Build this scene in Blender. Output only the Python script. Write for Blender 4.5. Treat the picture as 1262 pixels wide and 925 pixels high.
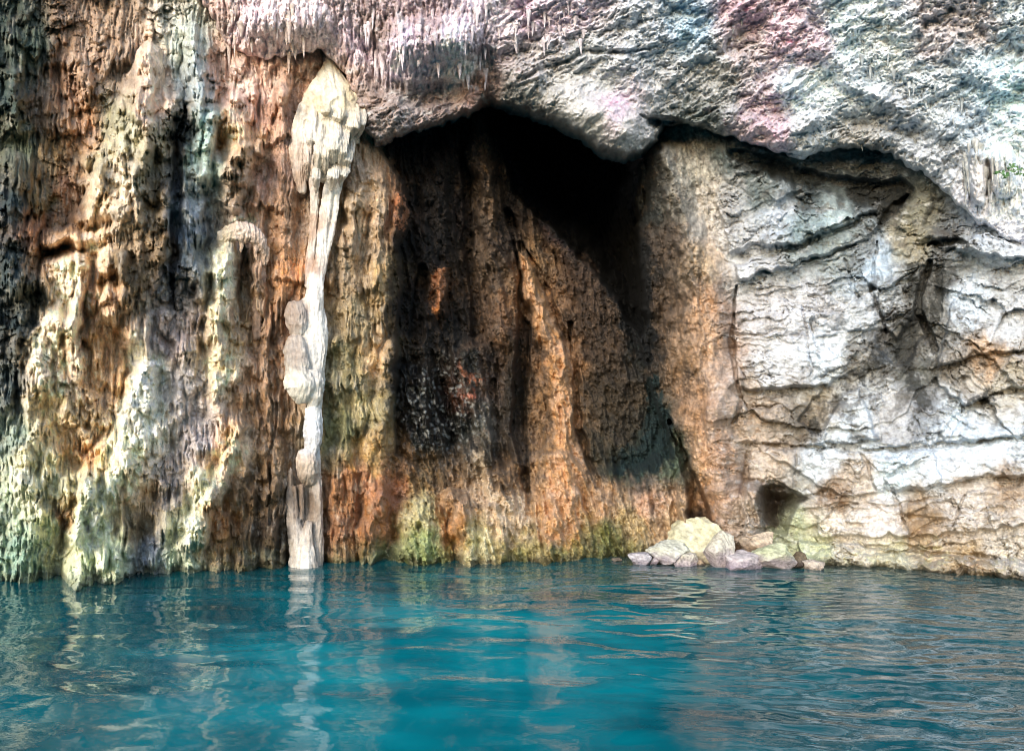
import bpy, bmesh, math, random
import numpy as np
from mathutils import Vector

for o in list(bpy.data.objects):
    bpy.data.objects.remove(o)
SC = bpy.context.scene
COL = SC.collection
rad = math.radians

# ------------------------------------------------------------------ camera
FPX, CX, HZ, EYE = 953.0, 631.0, 540.0, 2.2          # focal length / principal point (photo pixels), eye height (m)
cam = bpy.data.cameras.new('camera')
cam.sensor_width = 36.0
cam.lens = 36.0 * FPX / 1262.0
cam.shift_y = (HZ - 462.5) / 1262.0
cam.clip_end = 3000
camo = bpy.data.objects.new('camera', cam)
COL.objects.link(camo)
camo.location = (0, 0, EYE)
camo.rotation_euler = (math.pi / 2, 0, 0)
SC.camera = camo

# ------------------------------------------------------------------ daylight
SUN_EL, SUN_AZ = 21.0, -24.0         # azimuth measured from straight behind the camera, negative = from the left
w = bpy.data.worlds.new('World'); SC.world = w; w.use_nodes = True
nt = w.node_tree; nt.nodes.clear()
sky = nt.nodes.new('ShaderNodeTexSky'); sky.sky_type = 'NISHITA'; sky.sun_disc = False
sdir = Vector((math.sin(rad(SUN_AZ)) * math.cos(rad(SUN_EL)), -math.cos(rad(SUN_AZ)) * math.cos(rad(SUN_EL)), math.sin(rad(SUN_EL))))
sky.sun_elevation = rad(SUN_EL)
sky.sun_rotation = math.atan2(sdir.x, sdir.y)
bg = nt.nodes.new('ShaderNodeBackground'); bg.inputs['Strength'].default_value = 0.15
wo = nt.nodes.new('ShaderNodeOutputWorld')
nt.links.new(sky.outputs[0], bg.inputs[0]); nt.links.new(bg.outputs[0], wo.inputs[0])
sl = bpy.data.lights.new('sun', 'SUN'); sl.energy = 0.8; sl.angle = rad(28.0); sl.color = (1.0, 0.96, 0.90)
so = bpy.data.objects.new('sun', sl); COL.objects.link(so)
so.rotation_euler = (-sdir).to_track_quat('-Z', 'Y').to_euler()
so.location = (-20, -30, 25)
SC.view_settings.view_transform = 'Standard'
SC.view_settings.look = 'None'
SC.view_settings.exposure = 1.5
SC.view_settings.gamma = 1.0
SC.cycles.use_denoising = True
SC.cycles.filter_width = 0.9
SC.cycles.max_bounces = 8
SC.cycles.diffuse_bounces = 5
SC.cycles.caustics_reflective = False
SC.cycles.caustics_refractive = False

# ------------------------------------------------------------------ noise
_rng = np.random.RandomState(11)
_PERM = np.tile(_rng.permutation(256), 3).astype(np.int32)
_GA = _rng.rand(256).astype(np.float32) * 6.2831853
_GX, _GY = np.cos(_GA), np.sin(_GA)
_R1 = _rng.rand(256).astype(np.float32); _R2 = _rng.rand(256).astype(np.float32); _R3 = _rng.rand(256).astype(np.float32)

def pn(x, y, seed=0):
    x = np.asarray(x, np.float32) + np.float32(seed * 17.31); y = np.asarray(y, np.float32) + np.float32(seed * 9.77)
    fx = np.floor(x); fy = np.floor(y)
    ix = fx.astype(np.int32) & 255; iy = fy.astype(np.int32) & 255
    x = x - fx; y = y - fy
    sx = x * x * x * (x * (x * 6 - 15) + 10); sy = y * y * y * (y * (y * 6 - 15) + 10)
    a = _PERM[ix] + iy; b = _PERM[ix + 1] + iy
    h00 = _PERM[a]; h01 = _PERM[a + 1]; h10 = _PERM[b]; h11 = _PERM[b + 1]
    n00 = _GX[h00] * x + _GY[h00] * y
    n10 = _GX[h10] * (x - 1) + _GY[h10] * y
    n01 = _GX[h01] * x + _GY[h01] * (y - 1)
    n11 = _GX[h11] * (x - 1) + _GY[h11] * (y - 1)
    n0 = n00 + sx * (n10 - n00); n1 = n01 + sx * (n11 - n01)
    return (n0 + sy * (n1 - n0)) * np.float32(1.5)

def fbm(x, y, o=4, seed=0, g=0.5):
    r = 0; a = 1.0; f = 1.0; t = 0
    for i in range(o):
        r = r + a * pn(x * f, y * f, seed + i * 3.7); t += a; a *= g; f *= 2.07
    return r / t

def ridged(x, y, o=4, seed=0, g=0.5):
    r = 0; a = 1.0; f = 1.0; t = 0
    for i in range(o):
        r = r + a * (1 - 2 * np.abs(pn(x * f, y * f, seed + i * 3.7))); t += a; a *= g; f *= 2.07
    return r / t

def billow(x, y, o=3, seed=0, g=0.5):
    r = 0; a = 1.0; f = 1.0; t = 0
    for i in range(o):
        r = r + a * np.sqrt(np.abs(pn(x * f, y * f, seed + i * 3.7)) + 1e-4); t += a; a *= g; f *= 2.07
    return r / t

def worley(x, y, seed=0, jit=0.9):
    x = np.asarray(x, np.float32) + np.float32(seed * 7.13); y = np.asarray(y, np.float32) + np.float32(seed * 3.91)
    fx = np.floor(x).astype(np.int32); fy = np.floor(y).astype(np.int32)
    f1 = np.full(x.shape, 9.0, np.float32); f2 = f1.copy(); cid = np.zeros(x.shape, np.int32)
    cx = np.zeros(x.shape, np.float32); cy = cx.copy()
    for dx in (-1, 0, 1):
        for dy in (-1, 0, 1):
            gx = fx + dx; gy = fy + dy
            h = _PERM[_PERM[gx & 255] + (gy & 255)]
            px = gx + 0.5 + jit * (_R1[h] - 0.5); py = gy + 0.5 + jit * (_R2[h] - 0.5)
            ex = x - px; ey = y - py
            d = np.sqrt(ex * ex + ey * ey)
            c = d < f1
            f2 = np.where(c, f1, np.minimum(f2, d))
            f1 = np.where(c, d, f1); cid = np.where(c, h, cid); cx = np.where(c, ex, cx); cy = np.where(c, ey, cy)
    return f1, f2, cid, cx, cy

def lumps(x, y, seed=0):
    f1 = worley(x, y, seed)[0]
    return np.sqrt(np.maximum(0.0, 1.0 - np.minimum(f1 * 1.05, 1) ** 2))

def sstep(a, b, x):
    t = np.clip((x - a) / (b - a), 0, 1)
    return t * t * (3 - 2 * t)

def lin(h):
    h = h.lstrip('#')
    c = np.array([int(h[i:i + 2], 16) / 255 for i in (0, 2, 4)])
    return np.where(c < 0.04045, c / 12.92, ((c + 0.055) / 1.055) ** 2.4).astype(np.float32)

def px(u, v, D):
    """photo position + distance -> world point"""
    return np.stack([(u - CX) / FPX * D, D, EYE - (v - HZ) / FPX * D], -1)

# ------------------------------------------------------------------ region helpers (photo-pixel plan of the rock face)
def seg_d(U, V, pts):
    """distance to a polyline and the interpolated extra values along it"""
    best = np.full(U.shape, 1e9, np.float32); ex = None
    P = np.array(pts, np.float32)
    k = P.shape[1] - 2
    vals = [np.zeros(U.shape, np.float32) for _ in range(k)]
    if len(P) == 1:
        P = np.concatenate([P, P + np.array([[0.01, 0.01] + [0] * k], np.float32)])
    for a, b in zip(P[:-1], P[1:]):
        d = b[:2] - a[:2]; L = max(float(d @ d), 1e-6)
        t = np.clip(((U - a[0]) * d[0] + (V - a[1]) * d[1]) / L, 0, 1)
        q = np.hypot(U - a[0] - t * d[0], V - a[1] - t * d[1])
        c = q < best
        best = np.where(c, q, best)
        for i in range(k):
            vals[i] = np.where(c, a[2 + i] + t * (b[2 + i] - a[2 + i]), vals[i])
    return best, vals

def poly_sd(U, V, poly):
    """signed distance to a polygon, positive inside"""
    P = np.array(poly, np.float32)
    d, _ = seg_d(U, V, np.concatenate([P, P[:1]]))
    ins = np.zeros(U.shape, bool)
    for a, b in zip(P, np.roll(P, -1, 0)):
        c = ((a[1] > V) != (b[1] > V))
        xx = (b[0] - a[0]) * (V - a[1]) / (b[1] - a[1] + 1e-9) + a[0]
        ins ^= c & (U < xx)
    return np.where(ins, d, -d)

def tps(pts):
    P = np.array(pts, np.float64); n = len(P)
    X = P[:, :2] / 500.0; z = P[:, 2]
    def K(r2): return 0.5 * r2 * np.log(r2 + 1e-12)
    r2 = ((X[:, None] - X[None]) ** 2).sum(-1)
    A = np.zeros((n + 3, n + 3)); A[:n, :n] = K(r2) + np.eye(n) * 2e-3
    A[:n, n] = 1; A[n, :n] = 1; A[:n, n + 1:] = X; A[n + 1:, :n] = X.T
    c = np.linalg.solve(A, np.concatenate([z, [0, 0, 0]]))
    def f(U, V):
        u = U.ravel() / 500.0; v = V.ravel() / 500.0
        r = c[n] + c[n + 1] * u + c[n + 2] * v
        for i in range(n):
            r = r + c[i] * K((u - X[i, 0]) ** 2 + (v - X[i, 1]) ** 2)
        return r.reshape(U.shape).astype(np.float32)
    return f

class Raster:
    """coarse raster of a smooth function, sampled bilinearly"""
    def __init__(s, fn, u0=-200, u1=1460, v0=-180, v1=800, st=6):
        s.u0, s.v0, s.st = u0, v0, st
        uu = np.arange(u0, u1 + st, st, dtype=np.float32); vv = np.arange(v0, v1 + st, st, dtype=np.float32)
        U, V = np.meshgrid(uu, vv)
        s.a = fn(U, V)
        s.shape = U.shape
    def __call__(s, U, V):
        x = np.clip((np.asarray(U, np.float32) - s.u0) / s.st, 0, s.shape[1] - 1.01); y = np.clip((np.asarray(V, np.float32) - s.v0) / s.st, 0, s.shape[0] - 1.01)
        ix = x.astype(np.int32); iy = y.astype(np.int32); fx = x - ix; fy = y - iy
        if s.a.ndim == 3: fx = fx[..., None]; fy = fy[..., None]
        a = s.a
        return (a[iy, ix] * (1 - fx) + a[iy, ix + 1] * fx) * (1 - fy) + (a[iy + 1, ix] * (1 - fx) + a[iy + 1, ix + 1] * fx) * fy

def colour_field(txt, scale=1.0, p=2.2):
    rows = []
    for t in txt.split():
        u, v, h = t.split(',')
        rows.append((float(u), float(v), lin(h)))
    P = np.array([(r[0], r[1]) for r in rows], np.float32); C = np.array([r[2] for r in rows], np.float32)
    def f(U, V):
        out = np.zeros(U.shape + (3,), np.float32); W = np.zeros(U.shape, np.float32)
        for (u, v), c in zip(P, C):
            wt = 1.0 / (((U - u) ** 2 + ((V - v) * 0.8) ** 2 + 60.0) ** p)
            wt *= 1e8
            W += wt; out += wt[..., None] * c
        return out / W[..., None] * scale
    return Raster(f, st=5)

# ------------------------------------------------------------------ materials
def rock_material(name, rough=0.8, bump=0.6, scale=1.0, mott=0.42):
    m = bpy.data.materials.new(name); m.use_nodes = True
    t = m.node_tree; N = t.nodes; L = t.links
    b = N['Principled BSDF']
    at = N.new('ShaderNodeAttribute'); at.attribute_name = 'Col'
    tc = N.new('ShaderNodeNewGeometry')
    n1 = N.new('ShaderNodeTexNoise'); n1.inputs['Scale'].default_value = 14 * scale; n1.inputs['Detail'].default_value = 8; n1.inputs['Roughness'].default_value = 0.72
    n2 = N.new('ShaderNodeTexNoise'); n2.inputs['Scale'].default_value = 3.1 * scale; n2.inputs['Detail'].default_value = 6; n2.inputs['Roughness'].default_value = 0.65
    L.new(tc.outputs['Position'], n1.inputs['Vector']); L.new(tc.outputs['Position'], n2.inputs['Vector'])
    r1 = N.new('ShaderNodeMapRange'); r1.inputs[1].default_value = 0.3; r1.inputs[2].default_value = 0.7
    r1.inputs[3].default_value = 1 - mott; r1.inputs[4].default_value = 1 + mott * 0.75
    L.new(n1.outputs[0], r1.inputs[0])
    mx = N.new('ShaderNodeVectorMath'); mx.operation = 'SCALE'
    L.new(at.outputs['Color'], mx.inputs[0]); L.new(r1.outputs[0], mx.inputs['Scale'])
    # warm / cool drift of the mineral crust
    hs = N.new('ShaderNodeHueSaturation'); L.new(mx.outputs[0], hs.inputs['Color'])
    r2 = N.new('ShaderNodeMapRange'); r2.inputs[1].default_value = 0.3; r2.inputs[2].default_value = 0.7; r2.inputs[3].default_value = 0.68; r2.inputs[4].default_value = 1.02
    L.new(n2.outputs[0], r2.inputs[0]); L.new(r2.outputs[0], hs.inputs['Saturation'])
    L.new(hs.outputs[0], b.inputs['Base Color'])
    rr = N.new('ShaderNodeMath'); rr.operation = 'MULTIPLY_ADD'; rr.inputs[1].default_value = -0.55; rr.inputs[2].default_value = rough
    L.new(at.outputs['Alpha'], rr.inputs[0]); L.new(rr.outputs[0], b.inputs['Roughness'])
    b.inputs['Specular IOR Level'].default_value = 0.35
    n3 = N.new('ShaderNodeTexNoise'); n3.inputs['Scale'].default_value = 26 * scale; n3.inputs['Detail'].default_value = 7; n3.inputs['Roughness'].default_value = 0.7
    L.new(tc.outputs['Position'], n3.inputs['Vector'])
    bp = N.new('ShaderNodeBump'); bp.inputs['Strength'].default_value = bump; bp.inputs['Distance'].default_value = 0.05
    L.new(n3.outputs[0], bp.inputs['Height']); L.new(bp.outputs[0], b.inputs['Normal'])
    return m

M_ROCK = rock_material('cave_rock')
M_FLOW = rock_material('flowstone_calcite', rough=0.62, bump=0.3, mott=0.22)

def water_material():
    m = bpy.data.materials.new('sea_water'); m.use_nodes = True
    t = m.node_tree; N = t.nodes; L = t.links
    b = N['Principled BSDF']
    at = N.new('ShaderNodeAttribute'); at.attribute_name = 'Col'
    L.new(at.outputs['Color'], b.inputs['Base Color'])
    b.inputs['Roughness'].default_value = 0.02
    b.inputs['IOR'].default_value = 1.42
    g = N.new('ShaderNodeNewGeometry')
    mp = N.new('ShaderNodeMapping'); mp.inputs['Scale'].default_value = (1.0, 1.35, 1.0); mp.inputs['Rotation'].default_value = (0, 0, rad(12))
    L.new(g.outputs['Position'], mp.inputs[0])
    n = N.new('ShaderNodeTexNoise'); n.inputs['Scale'].default_value = 5.5; n.inputs['Detail'].default_value = 3; n.inputs['Roughness'].default_value = 0.5
    L.new(mp.outputs[0], n.inputs['Vector'])
    bp = N.new('ShaderNodeBump'); bp.inputs['Strength'].default_value = 0.03; bp.inputs['Distance'].default_value = 0.1
    L.new(n.outputs[0], bp.inputs['Height']); L.new(bp.outputs[0], b.inputs['Normal'])
    return m
M_WATER = water_material()

# ------------------------------------------------------------------ mesh helpers
def mesh_from(name, co, quads, mat, col=None, smooth=True):
    me = bpy.data.meshes.new(name)
    nv = len(co); nq = len(quads); k = quads.shape[1]
    me.vertices.add(nv); me.vertices.foreach_set('co', np.ascontiguousarray(co, np.float32).ravel())
    me.loops.add(nq * k); me.polygons.add(nq)
    me.loops.foreach_set('vertex_index', np.ascontiguousarray(quads, np.int32).ravel())
    me.polygons.foreach_set('loop_start', np.arange(0, nq * k, k, dtype=np.int32))
    me.polygons.foreach_set('use_smooth', np.full(nq, smooth, bool))
    me.update(calc_edges=True); me.validate()
    if col is not None:
        a = me.attributes.new('Col', 'FLOAT_COLOR', 'POINT')
        if col.shape[1] == 3: col = np.concatenate([col, np.zeros((nv, 1), np.float32)], 1)
        a.data.foreach_set('color', np.ascontiguousarray(col, np.float32).ravel())
    me.materials.append(mat)
    return me

def obj(name, me, parent=None, label=None, cat=None, group=None, kind=None):
    o = bpy.data.objects.new(name, me); COL.objects.link(o)
    if parent is not None: o.parent = parent
    if label: o['label'] = label
    if cat: o['category'] = cat
    if group: o['group'] = group
    if kind: o['kind'] = kind
    return o

def grid_quads(nr, nc):
    i = np.arange((nr - 1) * nc).reshape(nr - 1, nc)[:, :-1].ravel()
    return np.stack([i, i + nc, i + nc + 1, i + 1], 1)      # faces the camera (-y)

# the rock grids are fine where the photograph looks and coarse in the margins
STEP = 1.1
def axis(lo, a, b, hi, fine=STEP, coarse=2.4):
    return np.concatenate([np.arange(lo, a, coarse), np.arange(a, b, fine), np.arange(b, hi + coarse, coarse)]).astype(np.float32)

# ================================================================== THE ROCK FACE (walls, chamber, buttress)
WALL_Z = tps([(-160,700,12.2),(0,700,13.0),(100,700,13.2),(200,700,13.4),(300,700,13.6),(380,700,13.8),(480,700,14.2),(560,700,14.4),(650,700,14.5),(760,700,15.0),(840,700,14.9),(900,700,14.5),(950,700,14.7),(1000,700,14.3),(1100,700,13.6),(1200,700,13.0),(1262,700,12.7),(1420,700,11.5),
 (-160,500,12.4),(0,500,13.1),(100,500,13.3),(200,500,13.5),(300,500,13.5),(400,500,13.9),(470,500,14.2),(520,500,14.7),(600,500,15.6),(700,500,15.7),(780,500,15.9),(840,500,15.3),(880,500,14.6),(950,500,14.3),(1050,500,14.0),(1150,500,13.7),(1262,500,13.2),(1420,500,12),
 (-160,300,12.2),(0,300,13.1),(100,300,13.5),(200,300,13.8),(300,300,14.1),(400,300,14.3),(470,300,14.4),(520,300,15.0),(600,300,16.0),(650,300,16.3),(720,300,16.4),(770,300,16.0),(805,300,15.3),(850,300,14.8),(900,300,14.6),(1000,300,14.45),(1100,300,14.45),(1200,300,13.9),(1262,300,13.4),(1420,300,12),
 (-160,150,12.3),(0,150,13.4),(100,150,13.9),(200,150,14.1),(300,150,14.3),(400,150,14.5),(465,150,14.7),(530,150,15.6),(600,150,16.3),(680,150,16.8),(760,150,16.4),(805,150,15.6),(850,150,15.2),(950,150,14.8),(1050,150,14.9),(1150,150,14.5),(1262,150,14),(1420,150,13),
 (-160,0,12.5),(0,0,13.5),(200,0,14.3),(400,0,15.0),(600,0,17.5),(800,0,17.5),(1000,0,16),(1262,0,15),(1420,0,14),(0,-150,13.6),(600,-150,17),(1262,-150,15)])
WALL_Z = Raster(WALL_Z)

# open mouth of the chamber and the black hole in its roof corner
CHAMBER = [(462,180),(480,206),(496,224),(502,255),(489,292),(492,350),(487,430),(482,500),(486,560),(530,590),(590,600),(640,560),(700,560),(770,600),(838,600),(845,560),(818,520),(800,470),(790,420),(786,330),(800,240),(806,180),(770,150),(600,90)]
VOID = [(594,100),(600,150),(618,190),(632,235),(660,265),(700,300),(735,340),(765,380),(790,420),(800,400),(789,330),(785,260),(792,200),(820,150),(760,60)]

def wall_surface(U, V):
    D = WALL_Z(U, V).copy()
    # region weights ------------------------------------------------
    wl = 1 - sstep(455, 505, U + 0.0 * V + 6 * pn(U / 30, V / 30, 5))            # left flowstones
    wr = sstep(865, 905, U + 10 * pn(U / 40, V / 40, 6) + 0.06 * (V - 400))      # right layered wall
    wc = np.clip(1 - wl - wr, 0, 1)
    # domain warps
    a1 = fbm(U / 46, V / 70, 3, 1); a2 = fbm(U / 46, V / 60, 3, 2)
    b1 = pn(U / 13, V / 18, 3); b2 = pn(U / 13, V / 16, 4)
    Uw = U + 9 * a1 + 2.5 * b1; Vw = V + 10 * a2 + 2.5 * b2
    c1 = fbm(U / 24, V / 34, 3, 11); c2 = fbm(U / 24, V / 30, 3, 12); c3 = fbm(U / 30, V / 50, 2, 13)
    # chamber recess
    sd = poly_sd(Uw + (U - Uw) * 0.5, Vw + (V - Vw) * 0.5, CHAMBER)
    inch = sstep(-2, 5, sd)
    D += inch * (0.75 + 0.0 * U) * (1 - sstep(520, 600, V))
    sv = poly_sd(Uw + (U - Uw) * 0.3 + 7 * c1, Vw + (V - Vw) * 0.3 + 7 * c2, VOID)
    D += sstep(-2, 4, sv) * 2.6 + sstep(0, 45, sv) * 2.4
    base = D.copy()

    def mound(pts, h, sharp=2.0, wu=None):
        """a rounded body standing out of the wall: pts = (u, v, half width)"""
        nonlocal D
        P = np.array(pts)
        m = P[:, 2].max() * 1.3 + 20
        u0, u1, v0, v1 = P[:, 0].min() - m, P[:, 0].max() + m, P[:, 1].min() - m, P[:, 1].max() + m
        iu = np.where((U[0] >= u0) & (U[0] <= u1))[0]; iv = np.where((V[:, 0] >= v0) & (V[:, 0] <= v1))[0]
        if len(iu) == 0 or len(iv) == 0: return
        s = (slice(iv[0], iv[-1] + 1), slice(iu[0], iu[-1] + 1))
        d, (r,) = seg_d(Uw[s] + 5 * c1[s], Vw[s] + 9 * c2[s], pts)
        t = np.clip(d / (r * (1.08 + .45 * c3[s])), 0, 1)
        prof = (1 - t ** sharp) ** (1 / sharp) if sharp > 0 else 1 - t * t * (3 - 2 * t)
        prof = .6 * prof + .4 * (1 - t * t * (3 - 2 * t))
        hh = 1.2 * h * (1 + .3 * c1[s])
        D[s] = np.where(t < 1, np.minimum(D[s], base[s] - hh * prof + 0.02), D[s])

    def groove(pts, depth, soft=1.0):
        """a crack: pts = (u, v, half width)"""
        nonlocal D
        P = np.array(pts)
        m = P[:, 2].max() * 2 + 16
        u0, u1, v0, v1 = P[:, 0].min() - m, P[:, 0].max() + m, P[:, 1].min() - m, P[:, 1].max() + m
        iu = np.where((U[0] >= u0) & (U[0] <= u1))[0]; iv = np.where((V[:, 0] >= v0) & (V[:, 0] <= v1))[0]
        if len(iu) == 0 or len(iv) == 0: return
        s = (slice(iv[0], iv[-1] + 1), slice(iu[0], iu[-1] + 1))
        d, (r,) = seg_d(U[s] + 0.6 * (Uw[s] - U[s]) + 4 * c1[s], V[s] + 0.6 * (Vw[s] - V[s]) + 4 * c2[s], pts)
        D[s] += depth * np.clip((1 - (d / r) ** 2) * 1.8, 0, 1)

    # ---- left: the big flowstone bodies
    mound([(18,215,26),(14,300,34),(12,420,38),(0,520,40)], 0.75)
    mound([(20,60,40),(15,160,34)], 0.25, 0)
    mound([(184,70,14),(178,130,34),(165,200,52),(160,270,62),(165,360,58),(175,420,40)], 0.95)
    mound([(185,150,18),(172,210,24),(150,270,28)], 1.15)
    mound([(130,200,16),(110,270,18)], 0.8)
    mound([(60,296,10),(84,292,15),(112,296,20),(140,290,18)], 0.85, 2)
    mound([(78,330,22),(66,400,32),(52,480,44),(40,560,60),(30,640,70),(20,720,80)], 0.95)
    mound([(98,330,18),(90,420,24),(84,500,26)], .95, 0)
    mound([(128,340,34),(128,440,42),(120,520,40)], 0.55)
    mound([(178,452,20),(172,500,34),(150,570,46),(128,640,54),(125,720,58)], 1.15)
    mound([(110,600,22),(98,660,32),(92,720,36)], 1.2, 0)
    mound([(236,44,14),(240,90,16),(242,130,14)], 0.45)
    mound([(240,140,14),(256,150,18),(256,190,20),(250,220,14)], 0.75)
    mound([(226,180,10),(230,260,20),(232,330,24),(222,400,34),(220,500,46),(222,590,44),(205,660,34),(200,720,36)], 0.6)
    mound([(230,230,12),(236,300,14),(242,360,16)], 0.8)
    mound([(292,130,16),(290,165,18)], 0.5); mound([(296,184,20),(290,215,20),(286,250,14)], 0.62); mound([(314,178,7),(314,190,7)], 0.75)
    mound([(278,300,12),(276,350,15),(270,410,19),(268,470,24),(264,540,28)], 0.6)
    mound([(290,420,14),(292,500,18),(300,600,24),(300,700,30)], 0.45)
    mound([(286,560,12),(272,594,18),(250,624,26),(238,660,34),(232,720,40)], 0.75)
    mound([(268,650,20),(270,700,24)], 0.6)
    mound([(322,320,8),(318,380,10)], 0.4)
    # ---- left middle: drapery behind the white column
    for k, (u0, v0, u1, v1, r, h) in enumerate([(340,120,350,300,18,.3),(315,230,322,300,12,.3),(352,300,330,420,16,.32),(440,180,432,330,16,.3),(462,220,470,400,14,.35),(432,330,420,470,16,.28),(452,400,440,520,14,.3),(480,430,458,560,14,.4),(420,470,424,620,13,.3),(462,560,452,700,22,.4),(424,600,420,700,20,.35),(330,420,322,560,18,.3),(340,560,330,700,22,.35),(492,236,486,300,8,.5)]):
        mound([(u0, v0, r * .8), ((u0 + u1) / 2 + 4, (v0 + v1) / 2, r), (u1, v1, r * .9)], h)
    # ---- chamber
    mound([(588,140,8),(594,200,14),(606,280,20),(618,340,22),(625,420,26)], 0.75)
    mound([(560,170,14),(540,260,22),(530,340,24),(520,420,22)], 0.4)
    mound([(545,330,10),(540,380,14)], 0.6)
    mound([(634,290,7),(654,360,13),(682,430,17),(694,500,18),(694,580,36),(680,690,60)], .85)
    mound([(700,290,22),(728,360,44),(748,450,56),(756,520,50)], 0.6)
    mound([(575,440,30),(580,500,34),(596,560,28)], 0.75)
    mound([(520,470,26),(520,530,34)], 0.65)
    mound([(620,600,30),(610,650,36),(600,710,40)], 0.8)
    mound([(560,610,16),(575,660,18),(580,710,18)], 0.95)
    mound([(520,640,30),(520,710,36)], 0.7)
    mound([(740,610,40),(740,700,60)], 0.6); mound([(806,600,36),(800,700,50)], 0.7)
    mound([(830,530,8),(840,600,12),(846,650,10)], 0.9)
    mound([(640,430,14),(630,510,18),(640,570,18)], 0.5)
    # ---- buttress between chamber and right wall
    mound([(822,190,22),(834,260,34),(852,340,48),(862,430,58),(872,520,58),(886,600,44),(905,660,40)], 0.7, 0)
    mound([(815,210,14),(812,300,16),(806,380,16)], 0.35)
    mound([(930,600,14),(922,640,16),(925,680,22)], 0.9)
    # ---- right wall: ledges and blocks
    mound([(900,190,24),(930,210,26),(960,230,20)], 0.25)
    mound([(930,180,20),(1000,186,24),(1050,180,22)], -0.3, 0)
    for P, h in [([(900,300,16),(960,268,20),(1030,262,20)], .35), ([(960,300,14),(1010,285,18),(1075,275,12)], .45), ([(900,330,26),(960,330,18),(1010,318,10)], .2),
                 ([(1110,300,14),(1128,270,16),(1140,250,12)], .55), ([(1140,285,12),(1190,300,16),(1250,320,20)], .55), ([(1080,300,10),(1090,350,14),(1086,380,10)], .35),
                 ([(915,400,20),(980,400,34),(1050,392,30)], .25), ([(915,450,24),(980,445,34),(1030,440,28),(1060,430,14)], .32), ([(1055,450,18),(1100,440,22)], .22),
                 ([(1180,370,26),(1230,345,26)], .25), ([(1160,450,20),(1220,440,26),(1270,430,24)], .32), ([(1140,480,18),(1180,500,16)], .1),
                 ([(1020,530,18),(1050,500,24),(1070,528,16)], .4), ([(940,570,26),(1000,560,18)], .3), ([(1030,575,30),(1120,570,30),(1200,560,28),(1280,555,30)], .35),
                 ([(1000,640,20),(1060,630,26),(1140,625,20)], .38), ([(1150,610,18),(1220,605,20),(1290,600,20)], .42), ([(1000,665,22),(1080,662,18),(1180,660,24),(1290,660,26)], .35),
                 ([(990,686,10),(1060,690,9),(1140,696,9),(1200,702,10),(1280,708,12)], .75), ([(980,640,22),(985,680,24)], .45)]:
        mound(P, h * .4, 3.0)
    def slab(poly, h, tu=0., tv=0.):
        nonlocal D
        P = np.array(poly, np.float32); m = 14
        iu = np.where((U[0] >= P[:, 0].min() - m) & (U[0] <= P[:, 0].max() + m))[0]; iv = np.where((V[:, 0] >= P[:, 1].min() - m) & (V[:, 0] <= P[:, 1].max() + m))[0]
        if len(iu) == 0: return
        s = (slice(iv[0], iv[-1] + 1), slice(iu[0], iu[-1] + 1))
        q = poly_sd(U[s] + 7 * c1[s] + 2 * b1[s], V[s] + 7 * c2[s] + 2 * b2[s], poly)
        c = P.mean(0)
        D[s] -= sstep(-1.2, 1.8, q) * (h + tu * (U[s] - c[0]) * .01 + tv * (V[s] - c[1]) * .01)
    for P, h, tu, tv in [([(902,414),(1000,412),(1078,403),(1062,450),(1016,474),(914,480)], .14, -.06, .1), ([(905,350),(1000,352),(1075,345),(1078,402),(1000,411),(904,411)], .06, .1, -.15),
        ([(1040,482),(1058,478),(1080,542),(1006,547)], .24, .2, .35), ([(1016,474),(1060,455),(1112,424),(1092,470),(1045,481),(1004,537),(984,516)], -.14, .3, -.3),
        ([(1150,464),(1200,442),(1300,432),(1300,466),(1225,486),(1188,501)], .22, .1, .5), ([(1190,345),(1262,320),(1300,425),(1200,436),(1155,454),(1165,400)], .16, -.15, .2),
        ([(905,326),(990,304),(1085,268),(1080,287),(1040,306),(990,322),(908,346)], .26, .1, .9), ([(935,302),(958,262),(1040,246),(1082,256),(1030,282),(985,299)], .3, .1, .7),
        ([(925,548),(1080,557),(1150,550),(1300,536),(1300,586),(1200,587),(1150,601),(1040,612),(1014,600)], .2, 0, .35), ([(1060,560),(1150,553),(1160,596),(1080,606)], .08, .2, .2),
        ([(1000,628),(1060,619),(1150,616),(1195,606),(1300,592),(1300,640),(1150,660),(1010,662)], .16, .05, .4), ([(1110,640),(1150,618),(1190,612),(1172,655),(1138,674)], -.1, .3, 0),
        ([(985,668),(1080,673),(1140,682),(1300,692),(1300,740),(985,720)], .42, 0, .3), ([(1080,673),(1100,674),(1106,720),(1082,720)], -.1, 0, 0), ([(1188,686),(1200,690),(1204,730),(1190,730)], -.12, 0, 0),
        ([(1140,290),(1180,310),(1270,318),(1275,280),(1170,266)], .22, .1, .6), ([(1085,330),(1135,325),(1128,400),(1090,405)], .12, .25, 0), ([(1138,335),(1162,330),(1160,390),(1140,420)], -.12, .4, 0),
        ([(1085,482),(1150,506),(1188,504),(1150,544),(1082,550)], .1, .1, .3), ([(1195,506),(1230,492),(1300,474),(1300,534),(1165,544)], .16, .1, .3), ([(895,190),(930,215),(960,240),(940,300),(900,310),(880,250)], .12, -.2, .1)]:
        slab(P, h, tu, tv)
    # dark recess under the brow
    for P, h in [([(905,192,8),(960,206,12),(1010,224,12),(1060,236,16),(1110,236,18)], .32), ([(1082,274,2),(1100,258,8),(1118,240,3)], .35), ([(1030,286,2),(1075,264,4)], .15),
                 ([(960,326,2),(1000,321,4),(1050,303,3)], .15), ([(1144,303,2),(1165,298,7),(1192,301,2)], .35), ([(1090,420,14),(1110,440,14),(1130,400,12)], .3)]:
        groove(P, h)
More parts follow.
